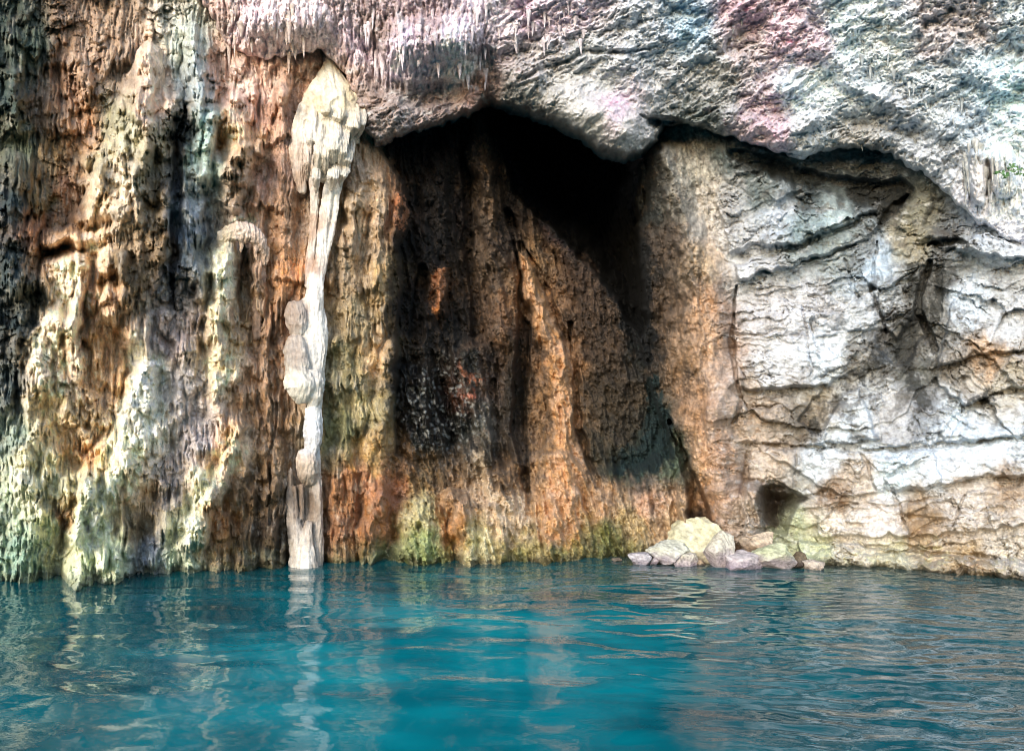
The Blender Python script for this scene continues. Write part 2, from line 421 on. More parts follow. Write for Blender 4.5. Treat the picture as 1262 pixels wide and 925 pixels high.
    def ledge(pts, h, up=20., dn=6.):
        nonlocal D
        P = np.array(pts, np.float32); o_ = np.argsort(P[:, 0]); P = P[o_]
        iu = np.where((U[0] >= P[0, 0] - 25) & (U[0] <= P[-1, 0] + 25))[0]
        if len(iu) == 0: return
        iv = np.where((V[:, 0] >= P[:, 1].min() - 110) & (V[:, 0] <= P[:, 1].max() + 70))[0]
        s = (slice(iv[0], iv[-1] + 1), slice(iu[0], iu[-1] + 1))
        jg = 5 * fbm(U[s] / 30, V[s] / 40, 4, 55, .65)
        dv = V[s] + jg - np.interp(U[s], P[:, 0], P[:, 1])
        e = sstep(P[0, 0] - 25, P[0, 0] + 12, U[s] + 8 * c1[s]) * (1 - sstep(P[-1, 0] - 12, P[-1, 0] + 25, U[s] + 8 * c1[s]))
        e = e * sstep(-.3, .15, fbm(U[s] / 36, V[s] / 200 + .01 * P[0, 1], 3, 57 + int(P[0, 1]) % 7)) * 1.1
        f = np.where(dv > 0, np.exp(-dv / dn), -.55 * np.exp(dv / up))
        f = np.where(np.abs(dv) < 1.2, f * np.abs(dv) / 1.2, f)
        D[s] += h * e * f
    # cracks between the beds
    for P, h in [([(905,410,2),(960,412,2.5),(1020,413,2.5),(1075,405,3)], .22), ([(915,480,2.5),(960,478,3),(1015,474,3)], .35), ([(920,545,2),(975,547,3),(1020,550,2),(1080,553,4),(1150,545,4),(1262,535,3)], .35),
                 ([(1150,455,3),(1200,438,3),(1262,432,3)], .3), ([(1190,500,3),(1225,485,3),(1262,470,3)], .35),
                 ([(930,590,5),(955,592,4),(990,612,4),(1020,600,3)], .4), ([(995,627,2),(1050,617,3),(1100,622,2),(1150,612,3)], .25), ([(1150,602,2),(1200,588,3),(1262,586,3)], .3),
                 ([(1010,663,2),(1070,671,2.5),(1110,668,2),(1140,678,2),(1240,686,2)], .25), ([(1120,660,4),(1150,640,5)], .3), ([(1040,640,2),(1110,632,2),(1180,640,2)], .15),
                 ([(990,380,1.5),(1000,450,1.5)], .12), ([(1145,320,4),(1130,380,6),(1150,430,5)], .35), ([(908,350,2),(900,420,3),(912,490,3),(905,520,3)], .25),
                 ([(1080,300,2),(1075,360,3),(1090,410,3)], .2), ([(1060,560,2),(1080,600,2)], .12), ([(1100,600,2),(1115,645,2)], .15), ([(1190,610,2),(1175,650,2)], .15), ([(1040,320,2),(1060,370,2)], .12)]:
        ledge(P, h * 0.62) if (np.ptp([p[0] for p in P]) > np.ptp([p[1] for p in P])) else groove(P, h)
    # crack between chamber floor and buttress, small sea cave, nook
    groove([(826,520,4),(840,560,7),(852,600,11),(864,640,14)], 0.9)
    groove([(922,560,4),(916,600,6),(926,640,5)], .25)
    sc_ = poly_sd(Uw * .3 + U * .7, Vw * .3 + V * .7, [(934,608),(940,598),(952,595),(966,600),(982,606),(997,614),(984,622),(976,636),(969,656),(956,655),(944,640),(935,624)])
    D += .5 * sstep(-2, 4, sc_) + 1.1 * sstep(0, 22, sc_ + 5 * c1)
    groove([(690,500,2),(694,540,3)], .15)
    for P, h in [([(226,130,1),(220,190,7),(216,260,9),(214,380,1)], .45), ([(300,305,3),(303,345,10),(298,395,2)], .35), ([(335,370,1),(338,480,6),(330,620,1)], .2), ([(572,165,5),(576,300,8),(592,420,9)], .5), ([(628,262,6),(642,330,6),(648,400,10),(640,520,12),(648,600,5)], .6), ([(704,400,4),(712,520,6),(736,600,4)], .5), ([(520,330,7),(512,420,9)], .5), ([(606,470,6),(612,560,7)], .5), ([(548,470,4),(560,540,7)], .4), ([(640,300,4),(676,360,5),(700,420,4)], .4)]:
        groove(P, h)

    # ---- texture relief -------------------------------------------
    smo = sstep(-.22, .2, fbm(U / 48, V / 70, 3, 64))
    Us = U - 0.20 * (V - 400)                              # chamber structure leans to the right on its way down
    Uf = U * wl + (Us) * (1 - wl)
    Uf = Uf + 5 * a1 + 2 * b1; Vf = V + 8 * a2
    knob = sstep(0.0, 0.35, fbm(U / 70, V / 110, 2, 31) + 0.12)                       # knobbly vs. fluted zones
    brown = sstep(250, 285, U) * (1 - sstep(470, 500, U))
    knob = knob * (1 - 0.75 * brown)
    grain = 0.06 * (1 - sstep(330, 260, U))
    tp = (V + 34 * fbm(U / 34, V / 120, 3, 47) + 12 * fbm(U / 9, V / 60, 2, 49)) / 88 + 40
    tf = tp - np.floor(tp)
    tier = (tf ** 1.4) * (1 - sstep(.9, 1.0, tf)) * sstep(-.2, .25, fbm(U / 60, V / 60, 2, 48))
    fl = (0.26 * (billow(Uf / 26, Vf / 190, 2, 41) - .5) + 0.18 * (billow(Uf / 11, Vf / 80, 2, 42) - .5) + 0.10 * (billow(Uf / 5, Vf / 34, 2, 43) - .5)) + .17 * tier
    def droop(x, y, sd_):
        f1, f2, ci, ex, ey = worley(x, y, sd_)
        return np.sqrt(np.maximum(0.0, 1.0 - np.minimum(f1 * 1.05, 1) ** 2)) * (1 + .7 * ey) * (.55 + .8 * _R3[ci])
    k1 = droop((U + 6 * a1) / 19, (V + 8 * a2) / 34, 1); k2 = droop((U + 3 * b1) / 8.4, (V + 4 * b2) / 15, 2); k3 = droop(U / 4.2, V / 7.5, 3)
    kn = 0.19 * (k1 - .6) + 0.11 * (k2 - .6) + 0.045 * (k3 - .6)
    D -= wl * (fl * (1.05 - 0.5 * knob) * (1 + .7 * (1 - smo)) + kn * (0.3 + 0.9 * knob) * (.3 + .85 * smo))
    rg = np.random.RandomState(77)
    zones = [(18,60,30,60,30),(18,380,30,170,70),(170,230,50,140,130),(66,470,50,180,150),(150,600,60,120,120),(225,430,35,220,110),(246,130,18,90,45),(290,190,18,60,30),(275,420,16,120,45),(250,630,40,50,45),(130,430,40,90,40),(320,500,30,190,60),(440,430,40,230,90),(90,120,40,90,40),(300,100,55,50,30)]
    for (zu, zv, su_, sv_, cnt) in zones:
        for _ in range(int(cnt * 1.5)):
            u0 = zu + rg.uniform(-1, 1) * su_; v0 = zv + rg.uniform(-1, 1) * sv_
            r0 = rg.uniform(3.5, 11) * (.8 if zu > 300 else 1); L0 = r0 * rg.uniform(1.8, 5.5); h0 = r0 * .0155 * rg.uniform(.6, 1.7)
            iu = np.searchsorted(U[0], [u0 - r0 - 8, u0 + r0 + 8]); iv = np.searchsorted(V[:, 0], [v0 - 8, v0 + L0 + 10])
            if iu[1] - iu[0] < 2 or iv[1] - iv[0] < 2: continue
            s = (slice(iv[0], iv[1]), slice(iu[0], iu[1]))
            x = (U[s] + 3 * b1[s] + 2.5 * c1[s] - u0) / r0; y = (V[s] + 4 * c2[s] + 2 * b2[s] - v0) / L0
            y = y + .25 * x * x                                   # rounded shoulders
            p = np.sqrt(np.clip(1 - x * x, 0, 1)) * sstep(-.15, .35, y) * (.55 + .45 * np.clip(y, 0, 1)) * (1 - sstep(.82, 1.0, y + .12 * pn(U[s] / 2.6, V[s] / 20, 14)))
            D[s] -= h0 * p
    # chamber: leaning ribs + granular rock
    cg = 0.35 * (billow(Uf / 34, Vf / 260, 2, 44) - .5) + 0.22 * (ridged(Uf / 12, Vf / 60, 2, 45) - .2)
    cg = cg + 0.05 * (k2 - .6) + 0.05 * (k3 - .6) + 0.26 * fbm((U - .2 * V) / 11, V / 16, 5, 46, .62)
    D -= wc * cg * (1 - 0.62 * sstep(800, 840, U - .1 * (V - 400)))
    # right wall: tilted beds broken into blocks
    th = rad(15) * (1 - sstep(330, 470, V)) + rad(30) * np.exp(-(((U - 1110) / 70) ** 2 + ((V - 430) / 80) ** 2)) - rad(4)
    Ub = (U - 1060) * np.cos(th) - (V - 420) * np.sin(th) + 10 * a1
    Vb = (U - 1060) * np.sin(th) + (V - 420) * np.cos(th) + 9 * fbm(U / 120, V / 60, 2, 51) + 3 * b2
    f1, f2, cid, ex, ey = worley((Ub + 6 * c1) / 120, (Vb + 6 * c2) / 44, 4)
    cmask = sstep(.05, .4, fbm(U / 60, V / 40, 3, 58))
    blk = (_R3[cid] - .5) * 0.24 + ex * (_R1[cid] - .5) * 0.3 + ey * (_R2[cid] - .5) * 0.5 - 0.12 * cmask * (1 - sstep(0, .05, f2 - f1))
    g1, g2, cid2, ex2, ey2 = worley((Ub + 6 * c1) / 44, (Vb + 5 * c2) / 15, 5)
    blk2 = (_R3[cid2] - .5) * 0.10 + ex2 * (_R1[cid2] - .5) * 0.14 + ey2 * (_R2[cid2] - .5) * 0.22 - 0.03 * cmask * (1 - sstep(0, .08, g2 - g1))
    w3 = worley((Ub + 3 * b1 + 4 * c1) / 19, (Vb + 3 * b2 + 3 * c2) / 8, 6)
    blk3 = (_R3[w3[2]] - .5) * 0.05 + w3[3] * (_R1[w3[2]] - .5) * 0.08 + w3[4] * (_R2[w3[2]] - .5) * 0.13
    def cracks(x, y, sd_, wdt): return np.clip(1 - np.abs(fbm(x, y, 3, sd_, .55)) / wdt, 0, 1)
    ck = cracks(Ub / 70, Vb / 24, 91, .022) * sstep(-.05, .25, fbm(U / 70, V / 50, 2, 93)) * .16 + cracks(Ub / 34, Vb / 15, 92, .03) * sstep(-.05, .25, fbm(U / 50, V / 40, 2, 94)) * .09
    blk3 = blk3 - ck
    fine = 0.05 * fbm(Ub / 16, Vb / 7, 4, 52) + 0.04 * (ridged(U / 12, V / 6, 3, 53) - .2) + 0.02 * fbm(U / 4, V / 3, 2, 54)
    D -= wr * (1.1 * blk * sstep(240, 330, V + 40) + (1.2 * blk2 + 1.1 * blk3 + fine) * (.35 + .75 * smo))
    # overall roughness
    D -= (0.06 * fbm(U / 5.5, V / 6.5, 3, 61, .6) + 0.035 * ridged(U / 4.2 + b1, V / 4.6 + b2, 2, 63) + 0.03 * pn(U / 2.4, V / 2.5, 62)) * (1 - .5 * wl - .4 * wr) * (.4 + .75 * smo)
    return D, base, (wl, wc, wr, cid, a1, a2, b1, b2, cid2, k2, k3, inch)

WALL_COL = colour_field('''
10,20,#3a463c 40,60,#4a5748 15,120,#3b4a42 30,180,#56604c 15,250,#2c3a3a 15,330,#30403f 20,400,#2b3838 15,470,#3d4a48 15,540,#7f8d7c 10,620,#93a085 30,690,#6f8f7a
90,30,#8a6a52 80,100,#94694e 110,80,#a08066 60,150,#8a6a4e 60,200,#7e6546 75,230,#8b5a3c 85,270,#80573a 100,150,#a97a58 130,50,#9a8068 150,90,#8c7a66
45,280,#8a5a3e 50,240,#6c5c3c 60,330,#a07a58 40,360,#5a5a48 185,90,#c2a78e 185,130,#c6a68a 150,150,#8f8a6a 165,170,#a8a488 130,200,#a39878 150,220,#b8aa90 180,200,#8f8466 200,180,#a08a6a 190,250,#86704f 120,250,#bca888 150,270,#b09a7c 200,300,#84694a 180,340,#7c6040 150,330,#7a6244
110,300,#d0b08c 90,300,#c49a74 80,340,#cdb896 70,400,#d8c0a0 50,440,#d4c0a2 85,440,#cbb08e 60,500,#c6b28c 40,560,#bcb48e 100,520,#b59a74 30,600,#b8b898 70,600,#b8b48c 60,650,#b0b890
120,360,#c9a07a 130,420,#bd9066 120,470,#c39a70 140,480,#c09a70 110,560,#c89a6c 75,640,#a06a3a 175,460,#d6d4bc 170,510,#cfcab4 150,560,#d4c8a4 130,600,#d2cfa8 110,650,#cdd8b0 130,690,#c5d2a8 170,610,#b59a78 165,650,#8a7a5c 190,690,#8d94a0
215,420,#9a8c84 225,480,#a09890 240,540,#9c9490 210,600,#8f8680 240,400,#8c7c70 220,350,#5a5a58 230,280,#74808a 240,310,#6c7678 225,260,#8f9aa0
235,60,#9aa498 240,100,#8a989a 255,160,#8fa8a0 250,190,#93a89c 250,210,#a9b8a8 222,170,#3a4040 220,220,#34383a 270,90,#a98a76 300,110,#c0a494 290,130,#c4a08a 285,160,#c8a478 300,190,#b09070 330,130,#a8806a 345,200,#a98068 320,230,#b48c74 350,270,#a07658 340,330,#a8744e 300,240,#a08468
360,340,#b87848 345,400,#9a6c4e 330,430,#a07656 310,480,#ad8260 330,520,#8a6446 310,600,#6e5034 330,660,#4e3c2c 300,660,#5a4630 280,650,#96643a 300,285,#dcc4ae 278,330,#d4cca8 272,390,#cbbb96 268,450,#d0bd98 300,330,#6e5238 320,320,#b08c70 300,400,#a07c58
285,570,#d6b08a 250,610,#dcc8a4 235,640,#cfd0aa 262,640,#bb7f4a 220,690,#a8b49a
440,200,#a98a70 430,260,#9c8264 460,300,#9a8062 430,330,#8a7458 460,250,#b09270 480,330,#b08e64 440,400,#8f7a58 430,450,#7f7450 470,430,#b49066 450,500,#9a8a5e 420,530,#6e6c48 460,560,#a8804e 440,600,#a8683a 420,650,#8e5a34 460,650,#a86838 490,250,#c07a50 480,600,#a85f38 470,680,#5e5638
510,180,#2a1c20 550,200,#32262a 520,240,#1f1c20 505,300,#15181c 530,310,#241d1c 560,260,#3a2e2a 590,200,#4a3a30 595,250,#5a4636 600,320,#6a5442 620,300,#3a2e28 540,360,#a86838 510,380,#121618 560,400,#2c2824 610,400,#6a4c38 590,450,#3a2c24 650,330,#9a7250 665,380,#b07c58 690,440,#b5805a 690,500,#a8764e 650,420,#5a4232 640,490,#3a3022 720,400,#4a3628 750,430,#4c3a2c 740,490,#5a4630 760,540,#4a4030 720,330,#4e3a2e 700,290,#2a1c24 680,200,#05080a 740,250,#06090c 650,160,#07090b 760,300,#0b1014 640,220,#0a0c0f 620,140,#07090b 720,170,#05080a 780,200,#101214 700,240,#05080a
790,430,#12201f 810,530,#14302e 790,580,#1c3430 760,575,#2c3c30 830,560,#4a5a48
700,560,#a97a55 670,600,#a97c58 740,620,#b48a68 800,620,#bb937a 780,650,#a28a64 700,650,#8d7a48 750,670,#6c6a3a 830,650,#a88a6a 620,580,#7a5a40 600,620,#b59678 630,640,#c8ae8e 560,620,#b0805c 530,570,#6c5238 500,560,#7a5434 520,640,#b5a878 530,670,#8f9a60 590,670,#c0b484 560,650,#a8703f 480,675,#4f5a34 640,680,#8a7a48
500,470,#1c2422 530,500,#22302c 560,520,#2c3430 580,480,#5a5a50 550,450,#5a4a38 590,520,#8a8478 575,490,#b05a38 520,540,#2a342c 600,560,#50483a
800,220,#40403c 800,260,#2f3432 820,300,#54463a 830,250,#7a7468 850,220,#a8a498 800,330,#2c2824 820,380,#5a4636 800,420,#241f1c 840,440,#8a6a50 870,380,#b0886a 880,430,#b58e70 860,500,#a87e60 880,560,#b88c6a 900,620,#b8957a 870,620,#b58258 850,340,#74604c 870,320,#b89c7c 890,480,#bfa088 920,640,#c0a890 862,640,#2c1c16
900,250,#b4b0ac 940,230,#7c8480 870,250,#b8b0a4 900,300,#c8c4c0 960,260,#c8ccd0 930,330,#d0ccc8 1000,280,#8c9a98 1030,280,#b8c4be 1000,240,#525a5a 1060,230,#23282a 1100,240,#2a2c2c 940,200,#3c4a48 900,190,#566260 1130,260,#8c8670 1120,290,#a89c80 1080,320,#c4d4e0 1060,300,#8c9294 1020,210,#3a4040 1020,190,#6a706c
940,380,#d0c8c4 1000,390,#d8d4d4 950,450,#d8d2ce 1020,440,#e0e4e6 1080,390,#d0d0d0 1090,430,#54585a 1110,420,#6a665c 1150,380,#8a8478 1190,370,#d8e0e6 1160,350,#52504a 1240,400,#dcdcdc 1180,460,#a09484 1130,460,#646258 1200,480,#c4b8a8 1240,470,#c8bca8 1220,440,#d0a880 1060,450,#9a9284 1050,520,#dfe6ea 1010,500,#b0a088 990,530,#786a58 930,500,#bca48c 940,560,#c8b098 1010,570,#dadfe2 1100,520,#c4c0bc 1140,500,#888888 1180,520,#e4ecf0 1240,550,#e2eaee 1100,570,#dce6ea 1160,560,#d4d8da 1060,600,#cbb8a4 1030,610,#a08468 1090,640,#dac8b8 1130,650,#a88862 1180,620,#d4c4b4 1240,600,#b59c82 1240,660,#cfc0ae 1030,650,#dccbb8 970,650,#b8b890 1000,680,#c8c896 1100,690,#cfc4a0 1200,700,#b89a70 950,620,#4a342a
1200,280,#c8ccd0 1240,320,#d0d0d0 1170,300,#5a5a58 1190,320,#c8c8c4 980,180,#7a7c74 1060,190,#6a6c66 1110,200,#7a7c76
''')  # near-black chamber points hold painted shade as well as dark rock

uW = axis(-165, -12, 1274, 1430); vW = axis(-140, -12, 724, 780)
U, V = np.meshgrid(uW, vW)
D, WBASE, (wl, wc, wr, cid, a1, a2, b1, b2, cid2, k2, k3, inch) = wall_surface(U, V)

def mottle(C, U, V, amt, seed, su=7.0, sv=9.0, dark=None, light=None, wdark=0.0, wlight=0.0):
    n = fbm(U / su, V / sv, 4, seed, 0.65)
    C = C * (1 + amt * 2.2 * n)[..., None]
    if dark is not None:
        t = sstep(0.10, 0.42, fbm(U / (su * 2.2), V / (sv * 2.6), 4, seed + 50, 0.62)) * wdark
        C = C * (1 - t[..., None]) + np.array(dark, np.float32) * t[..., None]
    if light is not None:
        t = sstep(0.12, 0.42, fbm(U / (su * 1.6), V / (sv * 2.0), 4, seed + 90, 0.65)) * wlight
        C = C * (1 - t[..., None]) + np.array(light, np.float32) * t[..., None]
    return np.clip(C, 0.002, 0.9)

def stain_or_shade(C, U, V, pts, col, a=1.0, soft=0.6, speck=False):
    P = np.array(pts); m = P[:, 2].max() * 1.2 + 14
    iu = np.where((U[0] >= P[:, 0].min() - m) & (U[0] <= P[:, 0].max() + m))[0]; iv = np.where((V[:, 0] >= P[:, 1].min() - m) & (V[:, 0] <= P[:, 1].max() + m))[0]
    if len(iu) == 0 or len(iv) == 0: return
    s = (slice(iv[0], iv[-1] + 1), slice(iu[0], iu[-1] + 1))
    n1 = fbm(U[s] / 16, V[s] / 24, 5, 71, .7); n2 = fbm(U[s] / 16, V[s] / 20, 5, 72, .7)
    d, (r,) = seg_d(U[s] + 20 * n1, V[s] + 22 * n2, pts)
    t = a * (1 - sstep(1 - soft, 1.0, d / r))
    if speck: t = t * sstep(-.06, .26, fbm(U[s] / 11, V[s] / 7, 5, 73, .72))
    C[s] = C[s] * (1 - t[..., None]) + lin(col) * t[..., None]

Uc = U + 16 * a1 + 6 * b1 + 3 * pn(U / 5, V / 6, 8); Vc = V + 22 * a2 + 6 * b2 + 4 * pn(U / 5, V / 7, 9)
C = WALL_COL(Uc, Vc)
# streaks of iron and algae down the flowstones, dark lichen on the right wall
st = fbm(U / 9 + a1, V / 110 + a2, 4, 81, .6)
C = C * (1 + 0.32 * (wl + wc)[..., None] * st[..., None])
lum = np.clip(C.mean(-1) / .33, .22, 1.15)
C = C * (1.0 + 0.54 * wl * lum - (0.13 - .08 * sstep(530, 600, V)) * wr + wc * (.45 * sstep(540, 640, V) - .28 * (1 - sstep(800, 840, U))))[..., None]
C = C * (1 + wr[..., None] * np.array((-.08, -.005, .09), np.float32) + wl[..., None] * np.array((-.005, -.02, .01), np.float32))
Cl = mottle(C, U, V, 0.30, 82, 7, 12, (0.13, 0.08, 0.045), (0.66, 0.58, 0.44), 0.34, 0.30)
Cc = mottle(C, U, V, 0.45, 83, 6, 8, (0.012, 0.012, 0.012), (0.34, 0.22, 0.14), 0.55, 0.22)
Cr = mottle(C, U, V, 0.22, 84, 10, 6, (0.12, 0.10, 0.08), (0.80, 0.82, 0.84), 0.55 * (1 - .5 * sstep(540, 600, V)), 0.3)
lz = np.exp(-(((U - 1130) / 110) ** 2 + ((V - 420) / 100) ** 2)) + .7 * np.exp(-(((U - 1010) / 70) ** 2 + ((V - 510) / 45) ** 2))
lt = sstep(.02, .2, fbm(U / 26 + .3 * V / 26, V / 30, 5, 97, .62)) * np.clip(lz, 0, 1) * .85
Cr = Cr * (1 - lt[..., None]) + np.array((.085, .08, .07), np.float32) * lt[..., None]
tint = (_R1[cid] - .5)[..., None] * np.array((.20, .26, .34), np.float32) + (_R2[cid2] - .5)[..., None] * np.array((.16, .18, .20), np.float32)
Cr = np.clip(Cr * (1 + .6 * tint), .01, .9)
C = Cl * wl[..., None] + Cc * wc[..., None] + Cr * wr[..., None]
S = lambda pts, col, a=1.0, soft=0.6: stain_or_shade(C, U, V, pts, col, a, soft)
S([(376,170,22),(384,240,14),(386,300,12),(384,420,20),(380,560,20),(378,690,26)], '#c8b49c', .55, .8)
S([(362,560,8),(360,640,10)], '#b8a490', .6, .8)
S([(440,590,26),(450,660,30)], '#8e5a30', .6, .9)
S([(480,600,16),(478,660,18)], '#9a5c34', .6, .9)
# chamber stains, with the shade of its black hollows painted in
S([(606,130,20),(660,180,48),(720,240,72),(764,310,40),(784,390,24),(797,440,12)], '#05080a', .97, .22)  # shade of the roof hole painted near black
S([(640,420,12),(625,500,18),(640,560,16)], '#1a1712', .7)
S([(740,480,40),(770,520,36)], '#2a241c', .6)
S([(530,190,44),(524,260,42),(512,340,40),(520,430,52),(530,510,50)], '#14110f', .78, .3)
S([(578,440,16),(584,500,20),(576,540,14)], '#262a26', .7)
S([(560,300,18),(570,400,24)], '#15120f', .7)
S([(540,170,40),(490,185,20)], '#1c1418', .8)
S([(545,335,7),(538,365,10),(540,390,6)], '#b56c3c', .9)
S([(597,170,4),(602,240,6),(612,300,6)], '#7a5e48', .7)
S([(645,320,10),(664,370,16),(690,440,18),(696,500,16),(700,570,26),(690,640,40)], '#d09468', .92, .5)
S([(622,360,8),(618,420,12)], '#7c563e', .8)
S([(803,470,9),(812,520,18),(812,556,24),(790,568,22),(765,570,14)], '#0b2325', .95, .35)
S([(745,560,26),(720,530,16)], '#2a2a20', .6)
S([(578,486,9)], '#c05a34', .8); S([(565,455,6),(590,470,6)], '#a85c3c', .7)
S([(494,240,4),(500,262,6),(494,280,4)], '#c9774a', .9)
S([(640,640,12),(600,610,10),(590,560,10)], '#d0b898', .6)
for u, v in [(530,660),(510,680),(545,690),(580,670),(470,690),(690,690),(740,690),(790,680),(640,690)]:
    S([(u, v, 18)], '#8a9458', .36, .9)
sp1, sp2, spc, _, _ = worley(U / 4.6 + b1, V / 5.4 + b2, 9)
spk = np.exp(-(((U - 545) / 55) ** 2 + ((V - 505) / 62) ** 2) ** 2) * (_R2[spc] > .62) * (1 - sstep(.25, .5, sp1))
C = C * (1 - .85 * spk[..., None]) + np.array((.42, .42, .38), np.float32) * (.85 * spk * (.3 + .7 * _R3[spc]))[..., None]
# right wall iron and lichen, plus a darker band in the brow recess
for u, v, r, c in [(930,520,26,'#b08a66'),(1000,505,20,'#8a7458'),(990,535,16,'#5e4e3c'),(1030,610,20,'#a87e58'),(1130,655,18,'#94704a'),(1240,598,24,'#a8845c'),(1120,285,10,'#a89878'),(1135,255,9,'#948a6a'),(1225,440,18,'#d8a878'),(1200,700,30,'#a07850'),(1060,690,30,'#c8c890'),(1150,685,30,'#d8d4a0'),(1240,695,30,'#d4cc9c'),(985,660,20,'#b8c088'),(1180,590,20,'#b89670')]:
    stain_or_shade(C, U, V, [(u, v, r)], c, .6, .9, True)
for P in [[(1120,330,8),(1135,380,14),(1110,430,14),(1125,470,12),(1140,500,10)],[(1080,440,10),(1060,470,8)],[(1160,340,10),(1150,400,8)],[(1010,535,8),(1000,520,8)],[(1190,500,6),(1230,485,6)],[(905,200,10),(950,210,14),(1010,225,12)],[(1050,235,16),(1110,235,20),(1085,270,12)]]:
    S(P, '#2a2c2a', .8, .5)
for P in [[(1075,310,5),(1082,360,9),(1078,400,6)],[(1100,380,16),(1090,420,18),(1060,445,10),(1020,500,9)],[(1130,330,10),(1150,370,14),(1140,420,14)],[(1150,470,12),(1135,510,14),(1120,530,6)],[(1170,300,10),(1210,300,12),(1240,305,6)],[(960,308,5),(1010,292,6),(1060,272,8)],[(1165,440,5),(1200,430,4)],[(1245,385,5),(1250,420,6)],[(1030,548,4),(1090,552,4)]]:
    stain_or_shade(C, U, V, P, '#34342f', .85, .8, True)
for u, v, r in [(1080,330,14),(1050,520,26),(1190,365,20),(960,440,30),(1030,440,22),(1180,520,24),(1240,550,26),(1110,572,22),(1020,575,18),(960,262,16),(1000,400,26),(1170,620,16)]:
    stain_or_shade(C, U, V, [(u, v, r)], '#e8eef4', .5, .9, True)
hgt = EYE - (V - HZ) / FPX * D
splash = (1 - sstep(.05, .16, hgt + .08 * fbm(U / 12, V / 30, 3, 89)))
C = C * (1 - .55 * splash)[..., None]
S([(944,606,12),(950,636,16)], '#4c3c2e', .8, .5)
# green film over the lowest metre
wet = sstep(655, 700, V) * (0.4 + 0.6 * sstep(-.1, .3, fbm(U / 18, V / 14, 3, 88)))
C = C * (1 - 0.35 * wet[..., None] * wl[..., None]) + np.array((0.42, 0.46, 0.24), np.float32) * (0.35 * wet * wl)[..., None]
warm = np.clip((C[..., 0] / np.maximum(C[..., 2], .004) - 1.8) / 2.5, 0, 1) * (wl + wc)
C = C * np.stack([1 - .08 * warm, 1 + .01 * warm, 1 - .16 * warm], -1)
C = np.clip(C, .002, .86)
gloss = np.clip(.9 * splash + wc * inch * sstep(410, 470, V) * (1 - sstep(590, 640, U)) * 0.9, 0, 1)
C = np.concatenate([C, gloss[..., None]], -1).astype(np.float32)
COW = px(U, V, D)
nr, nc = U.shape
QW = grid_quads(nr, nc)
fu = ((U[:-1, :-1] + U[1:, 1:]) * .5); fv = ((V[:-1, :-1] + V[1:, 1:]) * .5)
fuw = fu + (9 * a1 + 4 * b1)[:-1, :-1]; fvw = fv + (9 * a2 + 4 * b2)[:-1, :-1]
LAB = np.zeros(fu.shape, np.int32)
WALL_DEPTH = Raster(lambda a, b: WALL_Z(a, b))
def depth_at(u, v):
    iu = int(np.clip(np.searchsorted(uW, u), 0, nc - 1)); iv = int(np.clip(np.searchsorted(vW, v), 0, nr - 1))
    return float(D[iv, iu])

def cut(me_name, co, quads, sel, cols, mat, smooth=True):
    q = quads[sel]
    used, inv = np.unique(q, return_inverse=True)
    return mesh_from(me_name, co.reshape(-1, 3)[used], inv.reshape(q.shape), mat, cols.reshape(-1, cols.shape[-1])[used], smooth=smooth)

# regions of the one rock face: 1-3 setting, 10+ formations
LAB[:] = 1
LAB[poly_sd(fuw, fvw, CHAMBER + []) > 0] = 2
LAB[(fuw > 488) & (fuw < 850) & (fvw > 150)] = 2
LAB[(fuw >= 886 + 0 * fv)] = 3
FORM = [
 ('flowstone_drapery', [(-20,195),(38,205),(48,290),(44,380),(40,470),(36,545),(-20,560)], 'dark green-black flowstone drapery with hanging fringes above the pale green flowstone foot'),
 ('flowstone_mound', [(172,66),(200,66),(214,110),(216,200),(222,300),(216,390),(150,330),(140,285),(100,285),(88,270),(106,190),(140,120)], 'tall tan knobbly flowstone cone with mossy green patches rising to a narrow top'),
 ('flowstone_ledge', [(44,282),(140,286),(150,305),(110,318),(76,318),(56,310)], 'small peach flowstone ledge curling out below the tall tan flowstone cone'),
 ('flowstone_mound', [(62,318),(100,322),(104,420),(100,520),(104,590),(74,640),(76,730),(-20,740),(-20,560),(30,500),(44,420)], 'cream and pale green flowstone cascade reaching the water beside the dark green drapery'),
 ('flowstone_mound', [(160,446),(196,446),(208,500),(200,560),(172,620),(176,730),(76,740),(80,640),(108,590),(136,540),(146,490)], 'white-green knobbly flowstone mound tapering upward beside the grey column'),
 ('flowstone_column', [(218,30),(262,30),(280,140),(276,215),(262,235),(232,230),(226,150)], 'blue-grey flowstone column with pale green drapery cap above the grey lumpy column'),
 ('flowstone_column', [(210,235),(262,235),(268,330),(256,420),(262,540),(250,600),(216,650),(214,730),(178,730),(176,620),(204,560),(210,500),(196,440),(220,380)], 'grey lumpy flowstone column running down to the water behind the cream ridge'),
 ('flowstone_pillar', [(262,275),(288,290),(290,360),(288,440),(282,540),(266,545),(256,480),(258,380)], 'slender cream flowstone pillar under the pale hooked flowstone'),
 ('flowstone_ridge', [(278,548),(294,556),(288,600),(292,680),(286,730),(216,735),(220,650),(250,606),(268,590)], 'short cream flowstone ridge with an orange face, low above the water'),
 ('rock_buttress', [(795,170),(850,160),(872,250),(890,340),(905,440),(915,540),(925,600),(915,720),(868,720),(868,640),(846,570),(815,505),(795,430),(786,330),(800,250)], 'smooth orange-brown rock buttress between the dark chamber and the pale layered wall'),
]
for i, (n, poly, lab) in enumerate(FORM):
    P = np.array(poly, np.float32); m = 40
    iu = np.where((uW[:-1] > P[:, 0].min() - m) & (uW[:-1] < P[:, 0].max() + m))[0]; iv = np.where((vW[:-1] > P[:, 1].min() - m) & (vW[:-1] < P[:, 1].max() + m))[0]
    s = (slice(iv[0], iv[-1] + 1), slice(iu[0], iu[-1] + 1))
    LAB[s][poly_sd(fuw[s], fvw[s], poly) > 0] = 10 + i
